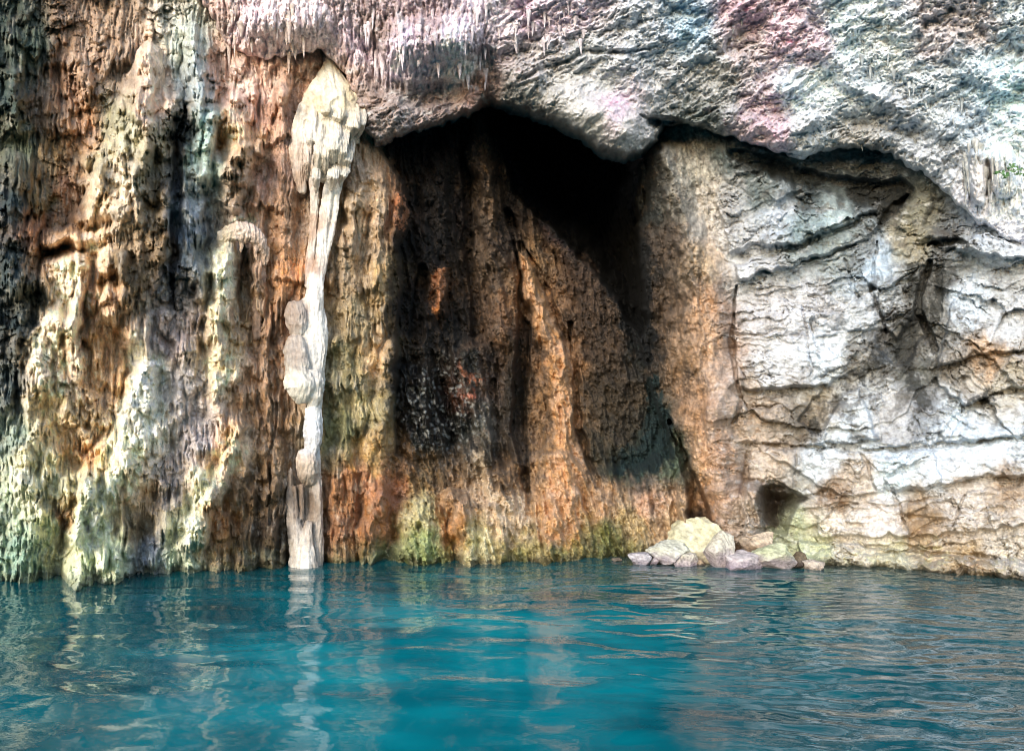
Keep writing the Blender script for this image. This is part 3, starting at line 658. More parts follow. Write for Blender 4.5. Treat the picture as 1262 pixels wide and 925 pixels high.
# blocks and ledges of the right wall become parts
BLOCKS = [[(905,416),(1070,408),(1080,425),(1050,452),(1016,472),(920,478)],[(905,345),(1060,350),(1075,404),(1000,410),(905,408)],[(1040,484),(1058,482),(1076,540),(1010,546)],[(1010,480),(1030,462),(1110,428),(1075,470),(1050,480),(1000,535),(985,520)],
 [(930,330),(1000,322),(1050,300),(1085,285),(1075,268),(1030,288),(985,302),(935,325)],[(945,270),(1040,250),(1075,262),(1030,283),(985,300),(930,318)],[(1190,345),(1262,320),(1262,425),(1200,435),(1150,455),(1160,400)],[(1150,462),(1200,442),(1290,435),(1290,466),(1225,484),(1190,500),(1150,500)],
 [(1030,556),(1080,556),(1150,549),(1290,538),(1290,584),(1200,586),(1150,600),(1060,612),(1025,598)],[(925,548),(1020,552),(1020,598),(990,610),(955,590),(935,588)],[(1000,628),(1050,620),(1100,625),(1110,664),(1010,660)],[(1115,640),(1150,616),(1190,612),(1175,655),(1140,676)],[(1155,604),(1200,590),(1290,588),(1290,640),(1195,640)],[(1195,645),(1290,642),(1290,686),(1180,680)],
 [(985,672),(1070,674),(1070,712),(985,705)],[(1074,674),(1140,682),(1140,716),(1074,712)],[(1144,684),(1290,692),(1290,740),(1144,718)],[(1085,480),(1150,505),(1190,504),(1150,542),(1080,550)],[(1195,504),(1230,490),(1290,472),(1290,534),(1160,544)],[(1140,292),(1180,312),(1262,316),(1262,280),(1170,268)]]
for i, poly in enumerate(BLOCKS):
    P = np.array(poly, np.float32); m = 30
    iu = np.where((uW[:-1] > P[:, 0].min() - m) & (uW[:-1] < P[:, 0].max() + m))[0]; iv = np.where((vW[:-1] > P[:, 1].min() - m) & (vW[:-1] < P[:, 1].max() + m))[0]
    s = (slice(iv[0], iv[-1] + 1), slice(iu[0], iu[-1] + 1))
    u_ = fu[s] + .35 * (fuw[s] - fu[s]); v_ = fv[s] + .35 * (fvw[s] - fv[s])
    L_ = LAB[s]
    L_[(poly_sd(u_, v_, poly) > 0) & (L_ == 3)] = 50 + i
flat = LAB.ravel()
wl_o = obj('left_cave_wall', cut('left_cave_wall', COW, QW, flat == 1, C, M_ROCK), kind='structure')
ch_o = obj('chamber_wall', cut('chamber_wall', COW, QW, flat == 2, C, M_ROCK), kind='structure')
rw_o = obj('right_cave_wall', cut('right_cave_wall', COW, QW, flat == 3, C, M_ROCK), kind='structure')
for i, (n, poly, lab) in enumerate(FORM):
    if (flat == 10 + i).any():
        obj(n, cut(n, COW, QW, flat == 10 + i, C, M_ROCK), None, lab, 'rock' if 'rock' in n else 'flowstone', None if 'rock' in n else 'flowstone formations on the cave wall')
for i in range(len(BLOCKS)):
    if (flat == 50 + i).sum() > 20:
        obj('rock_ledge' if i in (4, 8, 14, 15, 16) else 'rock_block', cut('rock_block', COW, QW, flat == 50 + i, C, M_ROCK), rw_o)

# ================================================================== THE CEILING
LIP = [(-400,-60),(180,-60),(236,-20),(256,10),(274,48),(290,62),(330,74),(362,66),(396,60),(426,92),(440,128),(452,160),(466,178),(500,161),(540,149),(582,133),(600,117),(640,129),(680,143),(720,161),(745,181),(770,188),(800,178),(816,154),(842,152),(900,167),(950,183),(985,196),(1010,186),(1060,178),(1100,190),(1140,214),(1180,250),(1215,278),(1262,302),(1460,340)]
CEIL_Z = Raster(tps([(180,-60,14.0),(260,20,14.0),(330,70,14.1),(400,60,14.2),(465,178,14.0),(530,150,14.1),(600,118,14.3),(680,143,14.1),(770,187,13.9),(850,155,14.2),(950,183,14.0),(1050,178,14.1),(1140,215,13.9),(1200,268,13.4),(1262,302,13.0),(1420,330,12.0),
 (300,40,13.8),(400,40,13.7),(500,60,13.4),(480,130,13.8),(580,60,13.4),(600,90,13.9),(700,90,13.5),(700,140,13.75),(770,150,13.55),(800,90,13.45),(900,90,13.4),(900,150,13.7),(1000,90,13.3),(1000,150,13.6),(1100,90,13.1),(1200,200,13.2),(1262,100,12.7),
 (250,0,13.9),(400,0,13.4),(600,0,13.1),(800,0,12.9),(1000,0,12.65),(1262,0,12.0),(1420,0,11.4),(-160,-140,13.2),(200,-140,13.3),(600,-140,12.8),(1000,-140,12.4),(1420,-140,11.4)]))
CEIL_COL = colour_field('''
300,30,#c8b8b4 340,50,#cfc4bc 380,40,#c8beb8 300,80,#c9b0a0 440,60,#d0c4c8 460,40,#857468 500,70,#e0d4dc 530,30,#9a8a88 560,60,#e4dce0 570,90,#e0dcc8 500,120,#8c8680 540,130,#8a7c74 585,110,#a08070 600,60,#8f8688 620,30,#cfc8cc 650,20,#bca8b2 700,10,#d0c0c8 640,80,#9c9894 680,110,#a4a49e 640,120,#8c908c 720,70,#a2a6a4 750,100,#a8acaa 760,130,#bcaab4 720,150,#b0b0aa 780,160,#b4b2ac 800,50,#b4bcc0 850,40,#a8c0cc 880,100,#a4a8a6 830,100,#b0b4b4 850,150,#7a8480 920,20,#c4aab2 960,40,#c8b2ba 1000,60,#c8b8be 920,60,#b4aaa8 950,140,#b09aa0 950,160,#c0aab2 980,120,#c8d8e0 1010,100,#d0e0ea 1040,40,#c8d8e0 1060,120,#c4d0d4 1100,60,#d0dce0 1150,40,#c0bcbc 1200,30,#c0bab8 1250,20,#c4d0d4 1200,90,#b8ccd4 1240,120,#c0d8e4 1150,110,#c0ccd0 1100,150,#a8b0b4 1060,170,#9a9a94 1000,170,#b4bcbc 1200,160,#b0c0c8 1240,180,#cfe0e8 1210,220,#d8d4cc 1240,240,#d0dce4 1170,200,#b0b8bc 1180,250,#c8ccd0 1230,290,#c8ccd2
470,150,#8f8478 450,120,#8a7a6c 430,90,#a08a78 270,30,#b09a88 840,158,#3a4644 860,160,#4a5654 660,70,#b0aca8 610,20,#d8d0d4 480,20,#a89894
''')
uC = axis(-165, 170, 1274, 1430); vC = axis(-400, -12, 335, 352)
U, V = np.meshgrid(uC, vC)
a1 = fbm(U / 46, V / 46, 3, 101); a2 = fbm(U / 46, V / 46, 3, 102); b1 = pn(U / 12, V / 12, 103); b2 = pn(U / 12, V / 12, 104)
lip_poly = LIP + [(1460, -900), (-400, -900)]
jag = fbm(U / 10, V / 16, 3, 105)
sd = poly_sd(U + 4 * b1 + 3 * jag, V + 4 * b2 + 3 * jag, lip_poly)
Dc = CEIL_Z(U, np.maximum(V, -140))
Dc = np.where(V < -140, Dc + (V + 140) * 0.004, Dc)
base = Dc.copy()
def cm(pts, h, sharp=2.0, k=0.5):
    global Dc
    d, (r,) = seg_d(U + k * 9 * a1, V + k * 9 * a2, pts)
    t = np.clip(d / r, 0, 1)
    prof = (1 - t ** sharp) ** (1 / sharp) if sharp > 0 else 1 - t * t * (3 - 2 * t)
    if h > 0: Dc = np.where(t < 1, np.minimum(Dc, base - h * prof + .02), Dc)
    else: Dc = Dc - h * np.clip(1 - t * t, 0, 1)
cm([(640,100,50),(700,130,46),(770,160,40)], .45, 0)
cm([(500,55,44),(560,50,44)], .5, 0); cm([(320,30,40),(380,30,40)], .35, 0)
cm([(596,70,16),(612,104,12),(604,118,8)], -.22)
cm([(455,60,14),(470,100,18),(500,118,18),(560,112,16)], -.3)
cm([(640,98,4),(720,66,5),(800,60,3)], -.16)
cm([(806,150,9),(830,152,10),(866,160,6)], -.6)
cm([(800,178,3),(812,150,4),(790,140,2)], -.2)
cm([(900,150,26),(960,160,24),(1000,150,20)], .3, 0)
cm([(960,175,12),(1000,178,14),(1060,168,16),(1110,180,14),(1150,205,14)], .25)
cm([(1010,60,20),(1060,110,22),(1120,140,24),(1180,160,24)], .25, 0)
cm([(1230,110,30),(1180,60,26)], .2, 0)
cm([(1204,190,12),(1204,230,12),(1206,246,8)], .45); cm([(1235,195,16),(1238,230,16)], .4); cm([(1215,240,5),(1217,200,5)], -.25)
cm([(920,40,30),(905,60,14)], -.2)
# crinkled skin: short wrinkles leaning to the upper right
an = rad(28); A = U * math.cos(an) - V * math.sin(an); B = U * math.sin(an) + V * math.cos(an)
A = A + 8 * a1; B = B + 8 * a2 + 2 * b1
wr_ = 0.34 * fbm(A / 60, B / 36, 3, 110) + 0.13 * (ridged(A / 30, B / 13, 3, 111, .6) - .2) * sstep(-.25, .25, fbm(U / 50, V / 40, 2, 118)) + 0.22 * fbm(A / 15, B / 8.5, 5, 112, .66) + 0.045 * pn(A / 3.4, B / 2.6, 113)
smooth_belly = 1 - sstep(0, 60, 80 - np.hypot((U - 740) / 1.3, (V - 140)))
Fu = U + 5 * a1
fr = 0.26 * (billow(Fu / 13, V / 60, 2, 115) - .5) + 0.2 * (billow(Fu / 6, V / 28, 2, 116) - .5) + .05 * fbm(U / 3, V / 6, 2, 117)
wfr = (1 - sstep(590, 640, U)) * (1 - sstep(100, 130, V))
cur = sstep(1165, 1195, U) * sstep(165, 190, V) * (1 - sstep(255, 280, V))
wfr = np.maximum(wfr, cur)
Dc -= wr_ * (1 - .8 * wfr) * (.35 + .65 * smooth_belly) + fr * wfr
# roll the edge back into the cave
curl = np.clip((3.5 - sd) / 3.5, 0, None)
Dc = Dc + 0.08 * np.minimum(curl, 1) ** 2 + np.clip(-sd, 0, None) * 0.28
Uc = U + 14 * a1 + 5 * b1 + 3 * pn(U / 4, V / 4, 8); Vc = V + 14 * a2 + 5 * b2 + 3 * pn(U / 4, V / 4, 9)
C = CEIL_COL(Uc, Vc)
C = mottle(C * (np.array((1.26, 1.25, 1.34), np.float32) + (1 - sstep(560, 700, U))[..., None] * np.array((.08, .0, .06), np.float32)), A, B, 0.22, 120, 9, 5, (0.16, 0.135, 0.115), (0.80, 0.83, 0.86), 0.32, 0.45)
S = lambda pts, col, a=1.0, soft=0.9: stain_or_shade(C, U, V, pts, col, a, soft)
# pink coralline film on the raised skin
C0 = C.copy()
for u, v, r, al in [(e[0], e[1], e[2] * .78, e[3] * .8) for e in [(920,12,22,.75),(945,30,20,.8),(975,50,18,.8),(1005,62,18,.7),(960,66,18,.6),(765,126,12,.9),(750,130,8,.6),(945,150,14,.8),(952,165,10,.9),(935,140,14,.5),(650,12,16,.7),(630,10,10,.7),(640,85,10,.4),(700,100,10,.35),(1050,80,8,.4),(985,85,10,.4),(620,80,10,.5),(560,60,14,.3),(1000,25,12,.35),(500,60,22,.25),(870,140,12,.45),(900,150,14,.45),(680,30,10,.4),(735,118,7,.6),(780,135,6,.5),(1030,55,9,.4),(990,40,10,.5),(600,35,9,.4),(860,120,8,.3),(930,175,6,.5),(1120,95,7,.3)]]:
    stain_or_shade(C, U, V, [(u, v, r * 1.05)], '#cc4e8e', al * 1.1, .98, True)
pm = sstep(-.16, .14, wr_ + .10 * fbm(U / 6, V / 5, 3, 119))[..., None]
C = C0 * (1 - pm) + C * pm
for u, v, r, c, al in [(910,45,9,'#8c7a5c',.4),(895,95,24,'#8a8678',.5),(850,45,24,'#9cc0d0',.5),(1010,100,26,'#d4e8f2',.6),(1230,120,30,'#c4e2ee',.6),(1060,60,24,'#d4e8f0',.5),(590,100,10,'#b08468',.7),(575,115,14,'#a88470',.7),(1190,40,20,'#b0a49a',.4),(835,156,14,'#1e2a2a',.9),(860,160,10,'#26302e',.8)]:
    S([(u, v, r)], c, al)
for P in [[(1010,188,10),(1060,182,14),(1110,198,10)], [(600,110,6),(640,124,8),(680,138,6)]]:
    S(P, '#4e504c', .55)
C = np.concatenate([C, np.zeros(C.shape[:2] + (1,), np.float32)], -1).astype(np.float32)
nr2, nc2 = U.shape
COC = px(U, V, Dc)
QC = grid_quads(nr2, nc2)
sf = (sd[:-1, :-1] + sd[1:, 1:]) * .5
keep = (sf > -14).ravel()
ceil_o = obj('cave_ceiling', cut('cave_ceiling', COC, QC, keep, C, M_ROCK), kind='structure')
def cdepth_at(u, v):
    iu = int(np.clip(np.searchsorted(uC, u), 0, nc2 - 1)); iv = int(np.clip(np.searchsorted(vC, v), 0, nr2 - 1))
    return float(Dc[iv, iu])

# ================================================================== closed bodies: stalactites, white flowstone, boulders
def tube(spine, nseg=24, nlen=40, flut=0.08, seed=0, colour=lambda t, a, n: (0.6, 0.55, 0.45), nf=7.0, fine=0.03):
    """closed body along a spine of (u, v, half width px, depth m, half thickness m)"""
    P = np.array(spine, np.float64)
    s = np.concatenate([[0], np.cumsum(np.hypot(np.diff(P[:, 0]), np.diff(P[:, 1])))]); s /= s[-1]
    t = np.linspace(0, 1, nlen)
    # smooth interpolation
    def ip(k):
        y = np.interp(t, s, P[:, k]); kk = max(1, nlen // 40)
        for _ in range(2 * kk): y[1:-1] = (y[:-2] + 2 * y[1:-1] + y[2:]) / 4
        return y
    u, v, ru, dd, rd = [ip(k) for k in range(5)]
    cap = np.sqrt(np.clip(1 - np.clip(1 - np.minimum(t, 1 - t) * nlen / 3, 0, 1) ** 2, 0.0, 1)); cap[0] = cap[-1] = 0.02
    ru = ru * cap; rd = rd * cap
    a = np.linspace(0, 2 * np.pi, nseg, endpoint=False)
    T, A = np.meshgrid(t, a, indexing='ij')
    L = s[-1] if s[-1] else 1
    length = np.hypot(np.diff(P[:, 0]), np.diff(P[:, 1])).sum()
    ca, sa = np.cos(A), np.sin(A)
    lw = np.repeat(T * length, 1)
    lw = T * length
    n1 = pn(ca * nf / 3 + 40, sa * nf / 3 + lw / 60, seed) + .6 * (np.sqrt(np.abs(pn(ca * nf / 1.6, sa * nf / 1.6 + lw / 40, seed + 1))) - .4)
    n2 = pn(ca * nf + lw / 15, sa * nf + lw / 9, seed + 2)
    n3 = fbm(ca * 1.3 + lw / 26, sa * 1.3 + lw / 34, 3, seed + 5)
    k = 1 + flut * 2.4 * n1 + fine * 3 * n2 + .45 * n3 * min(1.0, flut * 9)
    R = ru[:, None] * k
    uu = u[:, None] + ca * R; vv = v[:, None] + 0 * A
    # keep sections perpendicular-ish to the spine
    du = np.gradient(u); dv = np.gradient(v); ln = np.hypot(du, dv) + 1e-9
    nx, ny = dv / ln, -du / ln
    uu = u[:, None] + ca * R * nx[:, None]; vv = v[:, None] + ca * R * ny[:, None]
    dep = dd[:, None] - sa * rd[:, None] * k
    co = px(uu, vv, dep).reshape(-1, 3)
    i = np.arange(nlen - 1)[:, None] * nseg + np.arange(nseg)[None]
    j = np.arange(nlen - 1)[:, None] * nseg + (np.arange(nseg) + 1)[None] % nseg
    q = np.stack([i, i + nseg, j + nseg, j], -1).reshape(-1, 4)
    ext = []
    co = np.concatenate([co, co[:nseg].mean(0, keepdims=True), co[-nseg:].mean(0, keepdims=True)])
    nA = len(co) - 2; nB = len(co) - 1
    c0 = np.stack([np.full(nseg, nA), np.arange(nseg), (np.arange(nseg) + 1) % nseg, np.full(nseg, nA)], 1)
    base_i = (nlen - 1) * nseg
    c1 = np.stack([np.full(nseg, nB), base_i + (np.arange(nseg) + 1) % nseg, base_i + np.arange(nseg), np.full(nseg, nB)], 1)
    tri = np.concatenate([c0, c1])[:, :3]
    cc = np.zeros((nlen, nseg, 4), np.float32)
    cc[..., :3] = colour(T[..., None], A[..., None], (n1 + n2)[..., None])
    cc = cc.reshape(-1, 4)
    cc = np.concatenate([cc, cc[:1], cc[-1:]])
    return co, q, tri, cc

def mesh_mixed(name, parts, mat):
    me = bpy.data.meshes.new(name)
    co, q, tri, cc = parts
    faces_idx = np.concatenate([q.ravel(), tri.ravel()]).astype(np.int32)
    starts = np.concatenate([np.arange(len(q)) * 4, len(q) * 4 + np.arange(len(tri)) * 3]).astype(np.int32)
    me.vertices.add(len(co)); me.vertices.foreach_set('co', co.astype(np.float32).ravel())
    me.loops.add(len(faces_idx)); me.polygons.add(len(starts))
    me.loops.foreach_set('vertex_index', faces_idx); me.polygons.foreach_set('loop_start', starts)
    me.polygons.foreach_set('use_smooth', np.ones(len(starts), bool))
    me.update(calc_edges=True); me.validate()
    a = me.attributes.new('Col', 'FLOAT_COLOR', 'POINT'); a.data.foreach_set('color', cc.astype(np.float32).ravel())
    me.materials.append(mat)
    return me

def cmix(c0, c1, amt=0.5):
    c0 = lin(c0); c1 = lin(c1)
    return lambda t, a, n: c0 + (c1 - c0) * np.clip(0.5 + amt * n, 0, 1)

# ---- fused flowstone bodies: tubes melted together by a voxel remesh, then fluted
_wb = Raster(lambda a, b: WALL_Z(a, b))
WBASE_AT = lambda u, v: float(_wb(np.array([u]), np.array([v]))[0])

def fuse(tubes, voxel, smooth_it, seed, cols, amp=(.03, .02, .012)):
    """tubes: list of spines (u, v, half width px, stand-off m[, half thickness m]) -> world points, quads, colours"""
    allc, allf, n0 = [], [], 0
    for k, sp in enumerate(tubes):
        P = [(e[0], e[1], e[2], WBASE_AT(e[0], e[1]) - e[3], e[4] if len(e) > 4 else e[2] * .0135) for e in sp]
        co, q, tri, cc = tube(P, 28, 44, .05, seed + k, lambda t, a, n: (0.5, .5, .5), 6, .03)
        allc.append(co); allf += [tuple(f + n0) for f in q] + [tuple(f + n0) for f in tri]; n0 += len(co)
    me = bpy.data.meshes.new('tmp'); me.from_pydata(np.concatenate(allc).tolist(), [], [tuple(int(x) for x in f) for f in allf])
    o = bpy.data.objects.new('tmp', me); COL.objects.link(o)
    m = o.modifiers.new('r', 'REMESH'); m.mode = 'VOXEL'; m.voxel_size = voxel
    m2 = o.modifiers.new('s', 'SMOOTH'); m2.factor = .5; m2.iterations = smooth_it
    dg = bpy.context.evaluated_depsgraph_get(); ev = o.evaluated_get(dg); em = ev.to_mesh()
    nv = len(em.vertices); co = np.empty(nv * 3, np.float32); em.vertices.foreach_get('co', co); co = co.reshape(-1, 3)
    no = np.empty(nv * 3, np.float32); em.vertices.foreach_get('normal', no); no = no.reshape(-1, 3)
    nq = len(em.polygons); q = np.empty(len(em.loops), np.int32); em.loops.foreach_get('vertex_index', q); q = q.reshape(nq, -1)
    ev.to_mesh_clear(); bpy.data.objects.remove(o); bpy.data.meshes.remove(me)
    u = co[:, 0] / co[:, 1] * FPX + CX; v = HZ - (co[:, 2] - EYE) / co[:, 1] * FPX
    w1 = fbm(u / 22, v / 40, 3, seed + 1)
    x = u + 5 * w1 + 16 * (co[:, 1] - 13)
    fl = billow(x / 7, v / 70, 2, seed + 2) - .5; f2 = billow(x / 3.2, v / 26, 2, seed + 3) - .5; f3 = fbm(x / 4, v / 5, 3, seed + 4)
    pl = np.exp(-((v - 178) / 46) ** 4) * (seed == 500)
    pleat = pl * .045 * (billow((u + 3 * w1) / 4.2, v / 46, 2, seed + 8) - .5)
    co = co + no * (amp[0] * fl + amp[1] * f2 + amp[2] * f3 + pleat)[:, None]
    C = cols(u, v, np.clip(.5 + .9 * fl + .6 * f2 + .8 * f3, 0, 1))
    return co, q, C, u, v

def split_parts(root, co, q, C, u, v, classes, mat):
    fu_ = u[q].mean(1); fv_ = v[q].mean(1)
    lab = np.zeros(len(q), np.int32)
    for i, (n, fn) in enumerate(classes): lab[fn(fu_, fv_)] = i
    for i, (n, fn) in enumerate(classes):
        if (lab == i).sum() < 8: continue
        used, inv = np.unique(q[lab == i], return_inverse=True)
        o = obj(n, mesh_from(n, co[used], inv.reshape(-1, q.shape[1]), mat, C[used]), root)
        o.matrix_parent_inverse = root.matrix_world.inverted()

rk = random.Random(21)
T = [[(407,62,1.2,.16,.03),(406,76,6,.2,.10),(406,92,16,.3,.3),(407,108,28,.4,.45),(409,124,36,.45,.5),(410,142,39,.45,.52),(408,160,36,.45,.48),(404,180,32,.4,.4),(400,204,25,.35,.3),(398,226,16,.35,.2)],
 [(376,124,6,.5),(371,150,9,.5),(368,182,9,.45),(369,214,8,.4),(374,240,5,.35)],[(366,150,5,.4),(362,185,6,.35),(364,215,4,.3)]]
for (u0, v0, u1, v1, r, off) in [(384,128,383,186,7,.8),(393,140,392,206,7,.88),(412,146,410,196,10,.95),(424,150,420,200,8,.9),(436,134,433,164,10,.85),(445,134,444,160,7,.75),(377,158,379,214,6,.7),(433,172,425,206,7,.78),(413,198,409,226,9,.75),(428,200,420,222,6,.7),(389,190,390,230,6,.7),(402,150,401,206,6,.9),(420,132,414,150,8,.9),(398,128,402,142,7,.85)]:
    T.append([(u0, v0 - 8, r * .7, off - .25), (u0 * .6 + u1 * .4 + 2, v0 * .6 + v1 * .4, r * .9, off + .2), (u0 * .25 + u1 * .75, v0 * .25 + v1 * .75, r * .9, off + .24), (u1, v1 + 1, r * .55, off + .05), (u1 - 1, v1 + 10, r * .2, off - .12)])
T += [[(386,214,7,.35),(388,240,6,.34),(387,270,5,.3),(385,300,5,.3),(382,330,6,.3),(378,356,5,.3)],
 [(408,214,9,.5),(405,240,7.5,.5),(400,270,7,.48),(397,300,6.5,.46),(393,330,7.5,.46),(388,356,10,.46),(386,380,13,.46),(389,402,14,.46),(393,422,11,.45),(392,450,9,.44),(391,478,9,.44),(388,505,9,.42),(388,530,9,.42),(387,555,7,.4),(390,590,6,.36),(391,630,7,.36),(390,670,9,.36),(388,712,13,.36)],
 [(420,212,5,.52),(416,240,3.6,.5),(412,270,3.4,.5),(407,296,3.4,.48),(402,318,3,.48),(396,345,4,.48)],
 [(376,366,8,.4),(378,400,11,.42),(384,430,12,.42),(386,460,12,.44),(388,490,11,.44)],
 [(364,370,8,.45),(364,386,14,.5),(366,400,13,.5),(367,414,9,.45)],
 [(365,412,9,.5),(364,430,14,.52),(366,450,15,.55),(368,468,11,.55)],
 [(361,446,8,.55),(366,462,17,.62),(371,476,20,.66),(370,490,13,.6),(368,498,5,.5)],
 [(384,454,9,.6),(386,472,13,.65),(386,490,11,.6),(385,504,5,.5)],
 [(386,500,9,.5),(386,522,12,.52),(386,540,11,.5),(382,562,7,.46)],
 [(377,552,8,.45),(378,570,13,.5),(380,586,12,.48),(384,598,6,.4)],
 [(358,575,3,.3),(357,610,5,.32),(362,645,9,.34),(369,680,13,.38),(371,712,17,.4)],
 [(366,596,4,.22),(368,625,5,.24),(372,660,5,.3)],[(376,592,5,.22),(377,625,5,.22),(377,655,4,.26)],[(383,590,4,.26),(383,620,4,.26),(382,650,3,.26)],[(380,640,4,.48),(378,674,9,.52),(377,712,17,.54)],[(362,598,3.5,.36),(364,622,3,.36),(366,640,2,.34)],[(371,596,3.5,.4),(372,622,3,.4),(372,642,2,.36)]]
wroot = bpy.data.objects.new('white_flowstone', None); COL.objects.link(wroot)
wroot.location = tuple(px(np.float64(378.), np.float64(700.), 13.2))
wroot['label'] = 'white flowstone column with pointed bulbous cap and long thin streams down to the water'; wroot['category'] = 'flowstone'
bpy.context.view_layer.update()
WCOL = colour_field("""407,70,#e6dfcb 395,110,#e2dac4 392,120,#c8b48a 430,122,#cbb890 412,118,#e4dcc2 380,150,#dcd2c2 410,165,#d6cdbb 440,150,#cfc4b2 370,190,#c8b4a2 368,220,#b49880 400,200,#cfc4b2 386,240,#d2c8bc 386,280,#b89c86 383,330,#b0907a 404,240,#e2ded4 396,300,#e0dcd2 388,350,#e4e0d8 390,400,#dcd8d0 392,440,#d8d2c8 364,388,#a08c7c 366,440,#a4968a 364,470,#d4cebc 374,480,#dcd6c8 384,480,#d0c8bc 387,520,#d8dce0 388,545,#ccccd0 378,572,#c4b09c 388,600,#b8a898 370,600,#7a6450 378,615,#6e5844 368,625,#806a56 362,620,#94806e 358,640,#b8aa9c 368,670,#ccc2b6 380,690,#d4cec4 392,660,#b8a898 396,690,#a89684""")
def wcols(u, v, n):
    c = WCOL(u + 4 * pn(u / 9, v / 14, 5), v + 10 * pn(u / 9, v / 16, 6)) * 1.0
    k = n[:, None]
    c = c * (.72 + .4 * k)
    dirt = sstep(.2, .46, fbm(u / 10, v / 34, 4, 411, .65))[:, None] * .4
    return np.clip(c * (1 - dirt) + np.array((.34, .24, .16), np.float32) * dirt, .01, .85).astype(np.float32)
co, q, Cw, u_, v_ = fuse(T, .0105, 3, 500, wcols, (.022, .012, .007))
split_parts(wroot, co, q, Cw, u_, v_, [('stream', lambda u, v: u > -1), ('cap', lambda u, v: v < 134), ('drapery_fold', lambda u, v: (v >= 134) & (v < 226)), ('bulb', lambda u, v: (v > 362) & (v < 412) & (u < 376)), ('lobe', lambda u, v: (v >= 412) & (v < 502) & (u < 379)), ('veil', lambda u, v: (v > 552) & (v < 628)), ('foot', lambda u, v: v >= 628)], M_FLOW)

# ---- the pale hooked flowstone
hroot = bpy.data.objects.new('hooked_flowstone', None); COL.objects.link(hroot); hroot.location = tuple(px(np.float64(300.), np.float64(420.), 13.4))
hroot['label'] = 'pale pink hooked flowstone arching over a brown hollow above the slender cream pillar'; hroot['category'] = 'flowstone'
bpy.context.view_layer.update()
HT = [[(268,302,5,.5),(276,292,9,.6),(288,286,11,.68),(300,285,13,.7),(312,289,11,.68),(321,298,9,.62),(326,314,6,.5),(325,330,4,.45)],
 [(276,292,7,.5),(279,318,9,.55),(277,346,10,.55),(273,380,12,.55),(270,412,14,.5),(266,440,10,.4)],
 [(284,292,4,.6),(285,308,4,.62),(284,322,2,.6)],[(312,292,4,.66),(315,308,3.5,.62),(317,322,2,.55)],[(298,292,3,.7),(298,304,2.6,.68),(297,312,1.5,.66)],[(322,310,5,.4),(321,340,6,.35),(318,376,7,.3),(316,420,5,.25)],[(270,300,4,.45),(266,318,4,.45),(267,336,3,.42)]]
HCOL = colour_field("""300,284,#dcc4b2 320,294,#d4b8a4 276,292,#d0c0a4 278,330,#ccc4a4 275,360,#c8bea0 270,400,#c4b494 268,430,#bfa988 325,318,#b8987c 320,360,#94745a 316,410,#86684e 298,306,#b89c80""")
def hcols(u, v, n):
    return np.clip(HCOL(u, v) * (.72 + .45 * n[:, None]), .01, .8).astype(np.float32)
co, q, Cw, u_, v_ = fuse(HT, .0135, 5, 600, hcols, (.05, .03, .02))
split_parts(hroot, co, q, Cw, u_, v_, [('arch', lambda u, v: u > -1), ('leg', lambda u, v: (v > 306) & (u < 294)), ('drip', lambda u, v: (v > 304) & (u >= 294))], M_ROCK)

# ---- stalactites hanging from the ceiling
rs = random.Random(5)
def stal(u, v, length, r, c0, c1, seed, parent, depth, lean=0):
    n = 9
    sp = []
    for k in range(6):
        t = k / 5; rr = r * (1.25 - .3 * t - .85 * t ** .6)
        sp.append((u + lean * t, v - length * .4 + length * 1.15 * t, max(.6, rr * 1.15), depth + .03, max(.008, rr * .0135)))
    o = obj('stalactite', mesh_mixed('stalactite', tube(sp, 9, n + 5, .16, seed, cmix(c0, c1), 4, .06), M_ROCK), parent)
k = 0
for cnt, (u0, u1), (v0, v1), (l0, l1), (r0, r1), pal in [
   (30, (440, 600), (14, 96), (14, 34), (2.4, 5.0), ('#e2d8dc', '#c0b0b8')),
   (16, (258, 400), (10, 66), (16, 40), (2.6, 5.5), ('#d6c6be', '#b09a8c')),
   (24, (600, 720), (4, 56), (10, 24), (1.8, 4.0), ('#d8d0d2', '#b8aab2')),
   (26, (1050, 1190), (60, 160), (10, 24), (2.0, 4.2), ('#c4ccd0', '#8c9498')),
   (16, (1185, 1262), (180, 240), (18, 40), (2.6, 5.4), ('#d0d2d0', '#a4a49c')),
   (12, (780, 1000), (10, 80), (6, 12), (1.2, 2.2), ('#c8d0d4', '#a8a8a8')),
   (8, (1000, 1160), (160, 200), (5, 12), (1.2, 2.4), ('#a8aca8', '#808480'))]:
    for i in range(cnt):
        u = rs.uniform(u0, u1); v = rs.uniform(v0, v1)
        if u0 == 1050: v = 60 + (u - 1050) * .62 + rs.uniform(-22, 22)
        d = cdepth_at(u, v) - .03
        stal(u, v, rs.uniform(l0, l1), rs.uniform(r0, r1), pal[0], pal[1], 100 + k, ceil_o, d, rs.uniform(-2, 2)); k += 1
